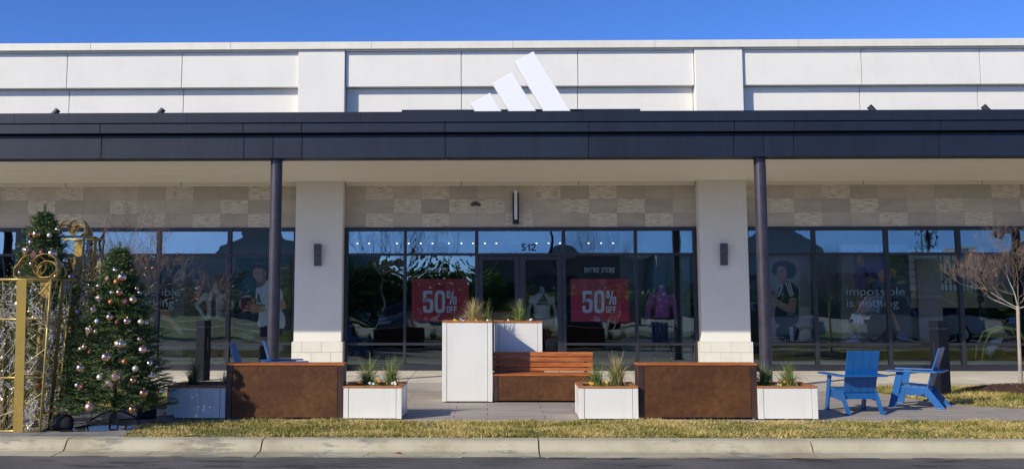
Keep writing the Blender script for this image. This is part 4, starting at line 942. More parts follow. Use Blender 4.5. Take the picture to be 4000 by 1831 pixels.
for pts, lb in (([(-5.0,-9.75,.01),(-4.9,-9.5,.01),(-4.7,-9.3,.01),(-4.85,-9.0,.01),(-4.5,-8.9,.01)],'black cable lying between the sandbags under the fuller christmas tree'),([(-4.45,-8.7,.01),(-4.3,-8.5,.01),(-4.4,-8.2,.01),(-4.2,-7.9,.01),(-4.35,-7.6,.02)],'black cable running back towards the shaded lawn patch')):
    mb = MB(); mb.tube(pts, .007, 6); tag(mb.build('power_cable', 'rubber', smooth=True), lb, 'cable', 'cables on the pavement')

# ------------------------------------------------------------------ small bare trees
def bare_tree(name, label, x, y, H, fork, seed, leaves, spread=1.0, lean=0.0, lf=.52):
    g = random.Random(seed); t = thing(name, label, 'tree', (x,y,0), g.uniform(0,1))
    tr = MB(); tw = MB(); ends = []
    def grow(p, d, L, r, depth):
        n = 5; pts = [p]; rs = [r]; q = p; dd = d.copy()
        for k in range(n):
            dd = (dd+Vector((g.uniform(-1,1),g.uniform(-1,1),g.uniform(-.4,.9)))*(.16+.03*depth)).normalized(); q = q+dd*L/n; pts.append(q); rs.append(max(.0013, r*(1-.5*(k+1)/n)))
        (tr if depth < 1 else tw).tube(pts, rs, 8 if depth < 2 else 5, cap=False)
        if depth >= 4: ends.append(q); return
        kids = [4,4,5,3][depth] if depth < 4 else 2
        for k in range(kids):
            i = n if k == 0 else g.randint(2,n); a = g.uniform(0,2*PI); 
            o = dd.orthogonal().normalized(); o = Matrix.Rotation(a,3,dd) @ o
            nd = (dd*(.9 if k else 1.2)+o*g.uniform(.45,.95)*spread+Vector((0,0,.12))).normalized()
            grow(pts[i], nd, L*g.uniform(.55,.82), max(.0015, rs[i]*(.8 if k == 0 else .62)), depth+1)
        ends.append(q)
    pts = [Vector((0,0,-.02)), Vector((lean*.3,0,fork*.35)), Vector((lean*.7,.01,fork*.7)), Vector((lean,0,fork))]
    tr.tube(pts, [.042,.030,.028,.030], 12, cap=False)
    top = pts[-1]; L0_ = (H-fork)*lf
    for k in range(6):
        a = 2*PI*k/6+g.uniform(-.3,.3); up = [.35,1.5,.7,.5,1.1,.8][k]
        grow(top-Vector((0,0,g.uniform(0,.12))), Vector((math.cos(a)*spread, math.sin(a)*spread, up)).normalized(), L0_*g.uniform(.8,1.15), max(.0105, H*.0035), 0)
    tr.build('trunk', 'bark', t, smooth=True); tw.build('crown', 'twig', t, smooth=True)
    if leaves:
        g.shuffle(ends); V = []
        for p in ends[:leaves]:
            for q in range(g.randint(1,4)):
                c = np.array(p)+rng.normal(0,.02,3); u_ = rng.normal(0,1,3); u_ /= np.linalg.norm(u_); v_ = np.cross(u_, rng.normal(0,1,3)); v_ /= np.linalg.norm(v_); s = g.uniform(.016,.032)
                V.append([c-u_*s, c+v_*s*.55, c+u_*s, c-v_*s*.55])
        quads('dry_leaves', np.array(V), 4, 'dryleaf', t)
    return t
bare_tree('bare_tree', 'small bare tree with a few copper leaves in the lawn at the right edge', 8.93, -4.72, 2.95, 1.42, 31, 40, 1.1, .03, .40)
bare_tree('bare_tree', 'small bare tree behind the fuller christmas tree, twigs before the left windows', -5.25, -7.3, 2.75, 1.45, 34, 22, 1.35, 0, .44)
mb = MB(); n = 10; vs = [(0,0,.11)]; 
for i in range(1,n+1):
    for j in range(26): a = 2*PI*j/26; r_ = i/n; vs.append((math.cos(a)*r_*.95*(1+.07*math.sin(3*a)), math.sin(a)*r_*.75, .11*(1-r_**1.6)+random.uniform(-.012,.012)+.004))
fs = [(0,1+j,1+(j+1)%26) for j in range(26)]+[(1+(i-1)*26+j,1+(i-1)*26+(j+1)%26,1+i*26+(j+1)%26,1+i*26+j) for i in range(1,n) for j in range(26)]
mb.add(vs, fs); o = mb.build('mulch_bed', 'mulch', smooth=True, loc=(8.85,-4.85,.01)); tag(o, 'ring of dark brown mulch around the trunk of the right bare tree', 'mulch', kind='stuff')
n = 1500; a = rng.uniform(0,2*PI,n); r_ = np.sqrt(rng.uniform(0,1,n)); c = np.stack([8.85+np.cos(a)*r_*.93, -4.85+np.sin(a)*r_*.73, .02+.11*(1-r_**1.6)+rng.uniform(0,.015,n)],1)
u_ = rng.normal(0,1,(n,3))*[1,1,.35]; u_ /= np.linalg.norm(u_,axis=1)[:,None]; v_ = np.cross(u_, rng.normal(0,1,(n,3))); v_ /= np.linalg.norm(v_,axis=1)[:,None]
MT['chips'] = leafmat('wood_chips', [(0,(.03,.015,.01)),(.6,(.09,.045,.03)),(1,(.18,.10,.07))], trans=0)
o = quads('mulch_chips', np.stack([c-u_*.018-v_*.004, c-u_*.018+v_*.004, c+u_*.018+v_*.004, c+u_*.018-v_*.004],1), 4, 'chips'); tag(o, 'loose bark chips scattered over the mulch under the right bare tree', 'mulch', kind='stuff')

# ------------------------------------------------------------------ window displays
def affine(cx, cz):
    def f(px, py): return (cx[0]+cx[1]*px+cx[2]*py+cx[3]*px*py, cz[0]+cz[1]*px+cz[2]*py+cz[3]*px*py)
    return f
PL = affine([-11.122509,0.0058716419,0.00027874168,-1.5541636e-07],[8.1300655,-3.5232132e-05,-0.005648865,2.747207e-08])
PLg = affine([-10.985082,0.0057990932,0.00027529761,-1.5349607e-07],[8.0491319,-3.4796812e-05,-0.0055790689,2.7132632e-08])
PC = affine([-10.887677,0.0057265434,0.0002703317,-1.4979534e-07],[8.0485625,-3.4372721e-05,-0.005578625,2.6802062e-08])
PR = affine([-10.794618,0.0057158424,0.00026212569,-1.475061e-07],[8.1281481,-3.4321171e-05,-0.0056473704,2.6761993e-08])
PRg = affine([-10.661242,0.0056452187,0.00025888692,-1.4568355e-07],[8.0472382,-3.3897106e-05,-0.0055775928,2.6431328e-08])
PRi = affine([-11.390046,0.0060311267,0.00027658447,-1.5564249e-07],[8.489353,-3.6214317e-05,-0.0059588778,2.8238177e-08])
INK = {}
def ink(c, rough=.6):
    k = tuple(c)
    if k not in INK: INK[k] = flat('printed_ink', tuple(min(.84, v*1.9) for v in c), rough)
    return INK[k]
def smooth_poly(pts, n=3):
    """Chaikin rounding of a closed outline"""
    for _ in range(n):
        q = []
        for i in range(len(pts)):
            a, b = pts[i], pts[(i+1)%len(pts)]
            q += [(a[0]*.75+b[0]*.25, a[1]*.75+b[1]*.25), (a[0]*.25+b[0]*.75, a[1]*.25+b[1]*.75)]
        pts = q
    return pts
def poster(name, label, cat, mp, x0, y0, s, y, shapes, group=None):
    """a printed sheet: layered flat ink shapes, outlines given in the print's own drawing units"""
    mb = MB(); mats = []; lay = 0
    for c, rnd, pts in shapes:
        m = ink(c)
        if m not in mats: mats.append(m)
        if rnd: pts = smooth_poly(pts, 2)
        q = [mp(x0+a/s, y0+b/s) for a, b in pts]
        mb.add([(a, y-lay*.0006, b) for a, b in q], [tuple(range(len(q)))], mats.index(m)); lay += 1
    xs = [v[0] for v in mb.v[:len(shapes[0][2])]]; zs = [v[2] for v in mb.v[:len(shapes[0][2])]]
    mb.box(min(xs), max(xs), y+.001, y+.012, min(zs), max(zs), 0)
    o = mb.build(name, mats, recalc=False); tag(o, label, cat, group)
    me = o.data; bm = bmesh.new(); bm.from_mesh(me); bmesh.ops.triangulate(bm, faces=bm.faces); bm.to_mesh(me); bm.free()
    return o
def ell(cx, cy, a, b, n=20): return [(cx+a*math.cos(2*PI*i/n), cy+b*math.sin(2*PI*i/n)) for i in range(n)]
def blobs(seed, x0, x1, y0, y1, n, r, c):
    g = random.Random(seed); out = []
    for _ in range(n):
        cx, cy = g.uniform(x0,x1), g.uniform(y0,y1); rr = g.uniform(.5,1)*r
        out.append((c, False, [(min(x1,max(x0,cx+rr*g.uniform(.6,1.1)*math.cos(a))), min(y1,max(y0,cy+rr*g.uniform(.6,1.1)*math.sin(a)))) for a in [k*PI/4 for k in range(8)]]))
    return out
SK, SK2, SKd = (.36,.20,.13), (.22,.12,.08), (.14,.075,.05)
man = [((.012,.035,.030),0,[(120,82),(800,82),(790,1105),(95,1105)])]
man += blobs(3,125,500,90,300,16,48,(.03,.07,.02)) + blobs(4,620,795,90,700,22,44,(.05,.085,.015)) + blobs(5,105,180,580,720,5,30,(.05,.08,.02)) + blobs(8,640,790,120,640,14,26,(.11,.15,.02))
man += [((.025,.06,.06),0,[(125,330),(500,290),(500,560),(125,560)]),((.018,.022,.04),0,[(102,735),(795,712),(790,968),(98,972)]),((.09,.12,.02),0,[(98,972),(790,965),(790,1105),(95,1105)]),
 ((.14,.17,.03),0,[(98,1040),(790,1030),(790,1105),(95,1105)]),
 ((.55,.45,.44),1,[(172,545),(350,540),(355,722),(172,728)]),((.25,.02,.04),0,[(190,560),(336,556),(340,712),(190,714)]),((.03,.03,.035),0,[(212,575),(318,572),(320,662),(212,664)]),((.01,.02,.01),0,[(262,578),(300,578),(300,608),(262,606)]),
 ((.02,.022,.035),1,[(388,900),(510,890),(720,930),(690,1000),(662,1035),(500,1038),(420,1035),(398,1092),(312,1092),(340,1000)]),
 (SK,0,[(425,1036),(500,1036),(660,1040),(640,1105),(395,1105)]),
 (SK2,0,[(560,1036),(660,1038),(640,1105),(580,1105)]),
 (SK,1,[(660,590),(708,565),(740,645),(745,690),(700,716),(640,712)]),
 ((.02,.022,.03),1,[(292,745),(420,768),(404,822),(352,834),(308,792)]),
 ((.62,.68,.65),1,[(372,470),(392,435),(432,452),(500,362),(520,352),(600,380),(672,440),(710,568),(668,592),(672,712),(716,760),(737,865),(712,948),(660,930),(505,900),(450,925),(386,908),(412,800),(408,740),(370,620)]),
 ((.45,.50,.48),0,[(470,740),(500,640),(512,640),(486,800),(455,860)]),((.48,.53,.50),0,[(700,760),(722,800),(716,900),(700,930)]),
 (SK2,1,[(380,370),(396,446),(430,452),(505,380),(498,320)]),
 (SK,1,[(345,215),(410,205),(480,215),(494,260),(488,318),(455,370),(418,386),(388,372),(362,335),(345,300),(337,268)]),
 (SK2,1,[(450,230),(488,225),(494,270),(486,318),(455,368),(430,384),(452,330)]),
 (SK,1,ell(492,275,10,24)),
 ((.035,.022,.016),1,[(327,190),(335,158),(380,134),(440,128),(482,150),(498,190),(494,250),(480,240),(458,212),(425,205),(424,232),(412,205),(352,210),(346,236),(335,225)]),
 ((.16,.10,.065),1,[(332,165),(370,140),(430,132),(478,150),(490,180),(440,162),(380,165)]),
 ((.05,.03,.02),0,[(357,264),(388,268),(387,274),(357,271)]),((.05,.03,.02),0,[(418,262),(450,255),(451,261),(418,269)]),
 ((.01,.01,.01),1,ell(374,279,9,4,10)),((.01,.01,.01),1,ell(434,274,9,4,10)),((.22,.09,.08),1,[(380,335),(404,328),(430,335),(405,346)]),((.24,.13,.09),1,[(396,285),(410,280),(416,312),(392,314)]),
 ((.06,.035,.025),1,[(382,372),(400,378),(440,374),(425,392),(398,392)]),
 ((.22,.04,.06),1,[(272,645),(290,612),(330,600),(378,640),(390,700),(360,745),(300,740),(276,700)]),
 (SK,1,[(500,672),(512,730),(440,740),(372,748),(338,764),(318,752),(345,730),(298,735),(292,718),(335,705),(290,700),(292,680),(345,675),(300,664),(304,648),(375,648),(430,668)]),
 (SK,1,ell(282,628,10,8)),(SK,1,ell(262,668,13,10)),
 ((.55,.50,.03),0,[(442,672),(458,670),(456,733),(440,735)]),((.30,.45,.50),0,[(480,672),(492,672),(490,732),(479,732)]),
 ((.02,.025,.03),0,[(372,600),(382,590),(392,622),(376,624)]),((.02,.025,.03),0,[(383,572),(394,560),(414,618),(400,622)]),((.02,.025,.03),0,[(396,530),(409,518),(440,626),(420,628)])]
poster('poster', 'large window poster of a man in a white shirt holding a football', 'poster', PL, 880, 980, 3.1036, .36, man)
# extra lettering of the shirt
xa, za = PL(880+425/3.1036, 980+675/3.1036); xb, zb = PL(880+486/3.1036, 980+632/3.1036)
def pic_text(name, lab, s, mp, px0, px1, py0, py1, y, m, bold=.0, **k):
    a = mp(px0, py1); b = mp(px1, py0); o = text_obj(name, s, a[0], b[0], a[1], b[1], y, m, bold=bold, **k); tag(o, lab, 'lettering', 'white and black lettering in the windows'); return o
MT['letter'] = flat('pale_vinyl_lettering', (.84,.90,.88), .5); MT['letterw'] = flat('white_vinyl_lettering', (.88,.90,.88), .5); MT['inkblack'] = flat('black_vinyl', (.015,.02,.022), .5); MT['letterw'].use_fake_user = False
pic_text('poster_lettering', 'black word on the chest of the man on the football poster', 'adidas', PL, 993, 1037, 1184, 1198, .315, 'inkblack', .02)
pic_text('poster_lettering', 'small first name line on the football poster above the surname', 'PATRICK', PL, 930, 968, 1301.5, 1308.5, .315, 'letterw', .01)
pic_text('poster_lettering', 'larger surname line on the football poster', 'MAHOMES', PL, 930, 991, 1310, 1320.5, .315, 'letterw', .02)
wom = [((.17,.165,.15),0,[(215,60),(718,60),(735,1100),(225,1100)]),((.13,.128,.12),0,[(600,60),(718,60),(735,1100),(610,1100)]),((.22,.21,.19),0,[(590,680),(720,680),(733,1098),(600,1098)]),
 ((.014,.022,.030),1,[(312,890),(600,890),(600,1098),(318,1098)]),
 ((.010,.020,.022),1,[(376,425),(400,395),(455,362),(520,388),(595,465),(580,520),(592,700),(590,910),(310,910),(298,770),(315,650),(326,560),(348,470)]),
 ((.010,.010,.011),0,[(268,262),(255,240),(270,222),(258,205),(278,188),(272,165),(296,160),(300,140),(322,142),(335,124),(358,130),(378,116),(402,126),(430,118),(450,130),(478,126),(492,142),(518,142),(526,162),(548,170),(546,192),(564,206),(556,228),(570,250),(552,264),(558,288),(538,296),(534,320),(512,318),(500,338),(480,328),(455,338),(420,300),(350,230),(318,260),(305,300),(280,285)]),
 (SK2,1,[(362,360),(440,320),(470,360),(420,400),(392,408),(372,392)]),
 (SK2,1,[(316,230),(340,188),(385,175),(425,195),(446,250),(448,305),(425,352),(385,374),(352,356),(325,305)]),
 ((.27,.155,.105),1,[(325,235),(350,195),(385,190),(392,250),(385,330),(352,345),(330,300)]),
 ((.02,.01,.01),0,[(318,240),(342,234),(342,240),(318,246)]),((.02,.01,.01),0,[(366,240),(402,232),(402,238),(366,246)]),((.01,.01,.01),1,ell(330,257,10,5,10)),((.01,.01,.01),1,ell(384,255,11,5,10)),((.17,.06,.06),1,[(340,325),(362,317),(386,324),(362,338)]),((.18,.10,.07),1,[(350,262),(358,262),(366,296),(344,298)]),
 (SKd,1,[(256,455),(300,490),(308,520),(290,545),(256,540)]),
 (SK2,1,[(256,545),(300,540),(318,515),(322,560),(330,590),(400,628),(470,652),(468,600),(480,560),(560,572),(566,590),(548,745),(520,757),(430,720),(330,662),(256,615)]),
 ((.30,.17,.115),1,[(262,560),(318,585),(400,640),(480,670),(510,700),(430,690),(330,640),(262,600)]),
 ((.010,.020,.022),1,[(468,470),(590,470),(588,570),(560,578),(500,555),(466,600)])]
for (a, b) in (((434,388),(488,552)),((458,380),(506,548)),((480,374),(524,540))): wom.append(((.66,.72,.68),0,[(a[0]-5,a[1]),(a[0]+5,a[1]-2),(b[0]+5,b[1]-2),(b[0]-5,b[1])]))
for (a, b) in (((482,920),(494,1096)),((497,919),(510,1096)),((512,918),(526,1096))): wom.append(((.66,.72,.68),0,[(a[0]-5,a[1]),(a[0]+4,a[1]),(b[0]+4,b[1]),(b[0]-5,b[1])]))
wom += [((.62,.67,.64),0,[(372,410),(388,402),(388,425),(376,432)]),((.62,.67,.64),0,[(384,428),(390,430),(340,556),(333,552)]),((.62,.67,.64),0,[(396,424),(400,426),(352,552),(346,550)]),((.30,.24,.03),1,ell(388,522,15,11,9)),
 ((.6,.66,.62),0,[(412,1090),(428,1062),(432,1064),(418,1092)]),((.6,.66,.62),0,[(428,1062),(440,1090),(436,1092),(425,1068)]),((.6,.66,.62),0,[(450,1064),(468,1070),(456,1078),(470,1086),(450,1094),(447,1090),(462,1085),(450,1078),(460,1071),(448,1068)]),
 ((.10,.06,.045),0,[(330,620),(352,612),(356,618),(336,628)]),((.10,.06,.045),0,[(338,645),(362,628),(366,634),(344,652)])]
poster('poster', 'window poster of a curly haired woman in a black jersey with white stripes', 'poster', PR, 2930, 980, 3.104, .36, wom)
PU, PU2 = (.05,.036,.085), (.08,.06,.13)
bas = [((.035,.045,.047),0,[(292,40),(1032,38),(1040,1165),(300,1168)]),((.24,.25,.29),0,[(292,40),(715,40),(722,125),(292,125)]),((.06,.13,.22),0,[(730,40),(1030,40),(1031,125),(730,125)]),((.12,.115,.10),0,[(300,130),(440,130),(470,700),(540,1165),(300,1165)]),
 ((.075,.075,.07),0,[(440,130),(720,130),(850,1165),(540,1165)]),
 ((.02,.018,.02),1,[(452,165),(470,110),(520,98),(556,130),(560,210),(548,190),(500,150),(470,175)]),
 (SK2,1,[(462,190),(480,150),(530,150),(552,195),(540,235),(512,258),(485,240),(468,215)]),((.30,.17,.12),1,[(470,195),(490,165),(512,165),(512,230),(490,235)]),
 ((.01,.01,.01),1,ell(484,193,8,4,8)),((.01,.01,.01),1,ell(524,190,8,4,8)),((.17,.06,.06),1,[(495,226),(512,222),(526,228),(511,235)]),
 (SK2,0,[(505,250),(545,235),(565,290),(520,300)]),
 ((.018,.016,.025),1,[(500,300),(590,280),(680,420),(740,540),(760,640),(690,650),(500,610),(520,450)]),
 (PU,1,[(440,380),(470,310),(530,285),(560,350),(578,470),(560,520),(500,535),(470,500),(448,440)]),(PU2,1,[(448,400),(470,350),(490,480),(500,530),(470,500)]),
 (PU2,1,[(552,270),(640,240),(712,250),(785,300),(795,340),(740,350),(705,380),(740,500),(700,510),(610,380)]),(PU,1,[(600,300),(680,300),(700,380),(735,500),(700,508),(620,390)]),
 ((.42,.17,.07),1,ell(775,385,72,72,28)),((.22,.08,.035),1,[(715,350),(780,380),(845,360),(845,366),(780,388),(714,356)]),((.22,.08,.035),1,[(770,315),(790,385),(770,455),(763,455),(782,385),(763,315)]),
 (SK2,1,[(822,305),(870,298),(905,330),(900,380),(885,410),(870,405),(880,365),(855,385),(842,378),(868,345),(835,340)]),
 ((.16,.10,.05),1,ell(610,430,34,42)),((.08,.035,.035),1,ell(610,430,22,28)),
 (SK2,1,[(465,520),(505,530),(505,640),(470,740),(462,780),(440,790),(425,770),(430,720),(468,640)]),
 (SK2,1,[(490,640),(580,600),(700,640),(650,720),(560,780),(530,820),(500,900),(475,965),(438,970),(470,840),(480,700)]),((.30,.17,.115),1,[(520,650),(600,620),(640,660),(560,720),(520,780),(480,930),(460,930),(500,760)]),
 (SK2,1,[(770,640),(850,720),(880,800),(940,950),(955,985),(905,990),(870,860),(800,720)]),
 ((.02,.02,.025),0,[(430,960),(478,960),(470,1020),(425,1012)]),((.10,.09,.20),1,[(350,1085),(400,1040),(430,1005),(478,1020),(480,1070),(440,1100),(380,1105)]),((.55,.56,.62),0,[(352,1092),(478,1078),(478,1092),(400,1106),(356,1104)]),
 ((.10,.09,.20),1,[(925,1070),(920,1030),(960,985),(1005,1015),(1028,1070),(1000,1090),(940,1090)])]
for k in range(3): bas.append(((.45,.47,.55),0,[(396+k*20,1060-k*9),(402+k*20,1058-k*9),(416+k*20,1082-k*9),(408+k*20,1084-k*9)]))
poster('poster', 'tall window poster of a woman in a purple jacket with a basketball', 'poster', PR, 3180, 940, 2.808, .36, bas)
def ring(mp, x0, y0, s, y, cx, cy, a, b, r):
    q = [mp(x0+u/s, y0+v/s) for u, v in ell(cx,cy,a,b,28)]; return [(p[0],y,p[1]) for p in q]
mb = MB(); h1 = ring(PR,3180,940,2.808,.35,515,80,70,28,0); mb.tube(h1+[h1[0]], .004, 5); h2 = ring(PR,3180,940,2.808,.348,512,108,58,14,0)
for k in range(0,28,3): mb.tube([h1[k],h2[k]], .0025, 4)
tag(mb.build('hoop_outline', 'darkgrey'), 'dark hoop outline above the head on the basketball poster', 'lettering')
pic_text('poster_lettering', 'name line under the foot on the basketball poster', 'CANDACE', PR, 3316, 3359, 1329, 1337, .318, 'letter', .01)
run_ = [((.13,.125,.11),0,[(-260,0),(465,0),(455,1180),(-260,1180)]),((.20,.21,.18),0,[(-260,0),(730,0),(730,42),(-260,60)]),((.05,.075,.025),0,[(-260,705),(462,705),(458,992),(-260,992)]),((.10,.13,.12),0,[(-260,1030),(455,1030),(452,1180),(-260,1180)]),
 ((.028,.035,.035),1,[(200,130),(260,90),(340,60),(440,45),(446,140),(400,160),(340,250),(330,330),(300,460),(180,470),(190,250)]),
 ((.05,.07,.06),1,[(205,180),(250,100),(300,110),(300,250),(210,330)]),
 (SK,1,[(398,150),(478,168),(484,215),(470,290),(432,295),(430,215),(394,202)]),(SK,1,[(392,318),(440,308),(442,330),(425,372),(412,340),(398,368)]),
 (SK,1,[(175,570),(285,590),(310,700),(440,830),(455,905),(438,912),(300,790),(205,705)]),(SK2,1,[(175,640),(240,720),(330,790),(300,792),(205,705)]),
 (SK2,1,[(60,570),(135,590),(120,760),(70,850),(35,870),(70,740)]),((.24,.05,.03),1,[(30,860),(100,790),(110,800),(60,870)]),
 ((.014,.016,.018),1,[(110,480),(180,455),(332,440),(318,540),(290,640),(200,600),(150,640),(60,600)])]
poster('poster', 'window poster of a running athlete, partly hidden by the bare twigs', 'poster', PL, 560, 1000, 2.947, .36, run_)
pic_text('poster_lettering', 'small name line under the foot of the running athlete poster', 'PATRICK', PL, 654.5, 691, 1328, 1335, .318, 'letterw', .01)
for lab, mp, x0, b1, b2 in (('left', PLg, 478, 1157.8, 1200), ('right', PRg, 3308, 1155.5, 1200)):
    pic_text('window_lettering', 'upper slogan line on the %s hand shop windows' % lab, 'impossible', mp, x0, x0+226, b1-33, b1+8, .075, 'letter', -.002, space=1.0)
    pic_text('window_lettering', 'lower slogan line on the %s hand shop windows' % lab, 'is nothing', mp, x0+2, x0+202, b2-33, b2+9, .075, 'letter', -.002, space=1.0)
MT['salered'] = mat('sale_red_print', (.62,.025,.045), .5, var=.04, scale=3)
# condensed figures drawn as outlines: 5, 0, %
def glyph(kind, x0, x1, y0, y1):
    """outline pieces of a heavy condensed glyph in the box; y downwards"""
    w, h = x1-x0, y1-y0; P = lambda u, v: (x0+u*w, y0+v*h)
    def ringq(u0,u1,v0,v1,tu,tv,a0=0,a1=2*PI,n=28,ex=.55):
        out = []; cx, cy, ru, rv = (u0+u1)/2, (v0+v1)/2, (u1-u0)/2, (v1-v0)/2
        f = lambda c, e: math.copysign(abs(c)**e, c)
        pts = [(a0+(a1-a0)*k/n) for k in range(n+1)]
        for a, b in zip(pts[:-1], pts[1:]):
            o1 = P(cx+ru*f(math.cos(a),ex), cy+rv*f(math.sin(a),ex*.8)); o2 = P(cx+ru*f(math.cos(b),ex), cy+rv*f(math.sin(b),ex*.8))
            i1 = P(cx+(ru-tu)*f(math.cos(a),ex), cy+(rv-tv)*f(math.sin(a),ex*.8)); i2 = P(cx+(ru-tu)*f(math.cos(b),ex), cy+(rv-tv)*f(math.sin(b),ex*.8)); out.append([o1,o2,i2,i1])
        return out
    if kind == '0': return ringq(0,1,0,1,.30,.155,n=36)
    if kind == '5':
        out = [[P(.03,.0),P(.92,.0),P(.92,.15),P(.03,.15)],[P(.03,.15),P(.33,.15),P(.33,.46),P(.03,.56)]]
        out += ringq(0,1,.36,1,.32,.14,-PI*.72,PI,n=30); return out
    if kind == '%': return ringq(0,.36,0,.55,.15,.10,n=22)+ringq(.62,1,.42,1.0,.15,.10,n=22)+[[P(.58,.0),P(.74,.0),P(.44,1),P(.28,1)]]
    if kind == 'O': return ringq(0,1,0,1,.32,.17,n=30)
    if kind == 'F': return [[P(0,0),P(.34,0),P(.34,1),P(0,1)],[P(.34,0),P(1,0),P(1,.2),P(.34,.2)],[P(.34,.42),P(.88,.42),P(.88,.6),P(.34,.6)]]
for lab, X in (('left', 1608.3), ('right', 2231.0)):
    t = thing('sale_poster', 'red half price sale poster in the window %s of the shop doors' % lab, 'sale poster', (0,0,0), 0, 'red sale posters beside the doors')
    a = PC(X, 1255.8); b = PC(X+223.5, 1089.5); mb = MB(); mb.box(a[0], b[0], .074, .078, a[1], b[1]); mb.build('sheet', 'salered', t)
    mb = MB(); k_ = 1/3.93; ox, oy = X-190*k_, 979.9
    for g_, x0, x1, y0, y1 in (('5',365,522,612,950),('0',545,705,608,952),('%',728,884,612,825),('O',728,782,850,948),('F',790,832,850,948),('F',840,884,850,948)):
        for q in glyph(g_, x0, x1, y0, y1):
            pp = [PC(ox+u*k_, oy+v*k_) for u, v in q]; mb.add([(p[0], .0725, p[1]) for p in pp], [(0,1,2,3)])
    mb.build('figures', 'letter', t, recalc=False)
    for s_, x0, x1, y0, y1, m_, bo in (('ENTIRE  STORE',400,860,253,335,'letterw',.016),('UP TO',553,703,522,580,'inkblack',.010),('*EXCLUSIONS APPLY. SEE ASSOCIATE FOR DETAILS.',480,745,1056,1067,'letter',.0)):
        p, q = PC(ox+x0*k_, oy+y1*k_), PC(ox+x1*k_, oy+y0*k_); text_obj('lettering', s_, p[0], q[0], p[1], q[1], .0722, m_, t, bold=bo)

def body_mesh(name, mb, m, parent, vox=.012, smooth=True):
    o = mb.build('tmp_body', m, None); r = o.modifiers.new('r','REMESH'); r.mode = 'VOXEL'; r.voxel_size = vox
    s = o.modifiers.new('s','SMOOTH'); s.iterations = 6; s.factor = .5
    dg = bpy.context.evaluated_depsgraph_get(); me = bpy.data.meshes.new_from_object(o.evaluated_get(dg)); bpy.data.objects.remove(o)
    me.name = name; me.polygons.foreach_set('use_smooth', [True]*len(me.polygons)); q = bpy.data.objects.new(name, me); col.objects.link(q); q.parent = parent; return q
def loft(mb, secs, n=20):
    vs = [(cx+a*math.cos(2*PI*j/n), cy+b*math.sin(2*PI*j/n), z) for z, cx, cy, a, b in secs for j in range(n)]; k = len(secs)
    mb.add(vs, [(i*n+j,i*n+(j+1)%n,(i+1)*n+(j+1)%n,(i+1)*n+j) for i in range(k-1) for j in range(n)]+[tuple(range(n-1,-1,-1)), tuple((k-1)*n+j for j in range(n))])
MT['manne'] = mat('grey_mannequin', (.42,.44,.46), .45, var=.05); MT['hoodie'] = mat('magenta_jersey', (.42,.085,.36), .8, var=.15, scale=8); MT['tights'] = mat('dark_navy_cloth', (.018,.022,.035), .8, var=.2)
MT['jacket'] = mat('pale_sage_jacket', (.66,.72,.62), .85, var=.1, scale=8); MT['tee'] = mat('white_tee', (.80,.84,.82), .85, var=.06); MT['shoew'] = flat('shoe_upper', (.10,.11,.12), .6)
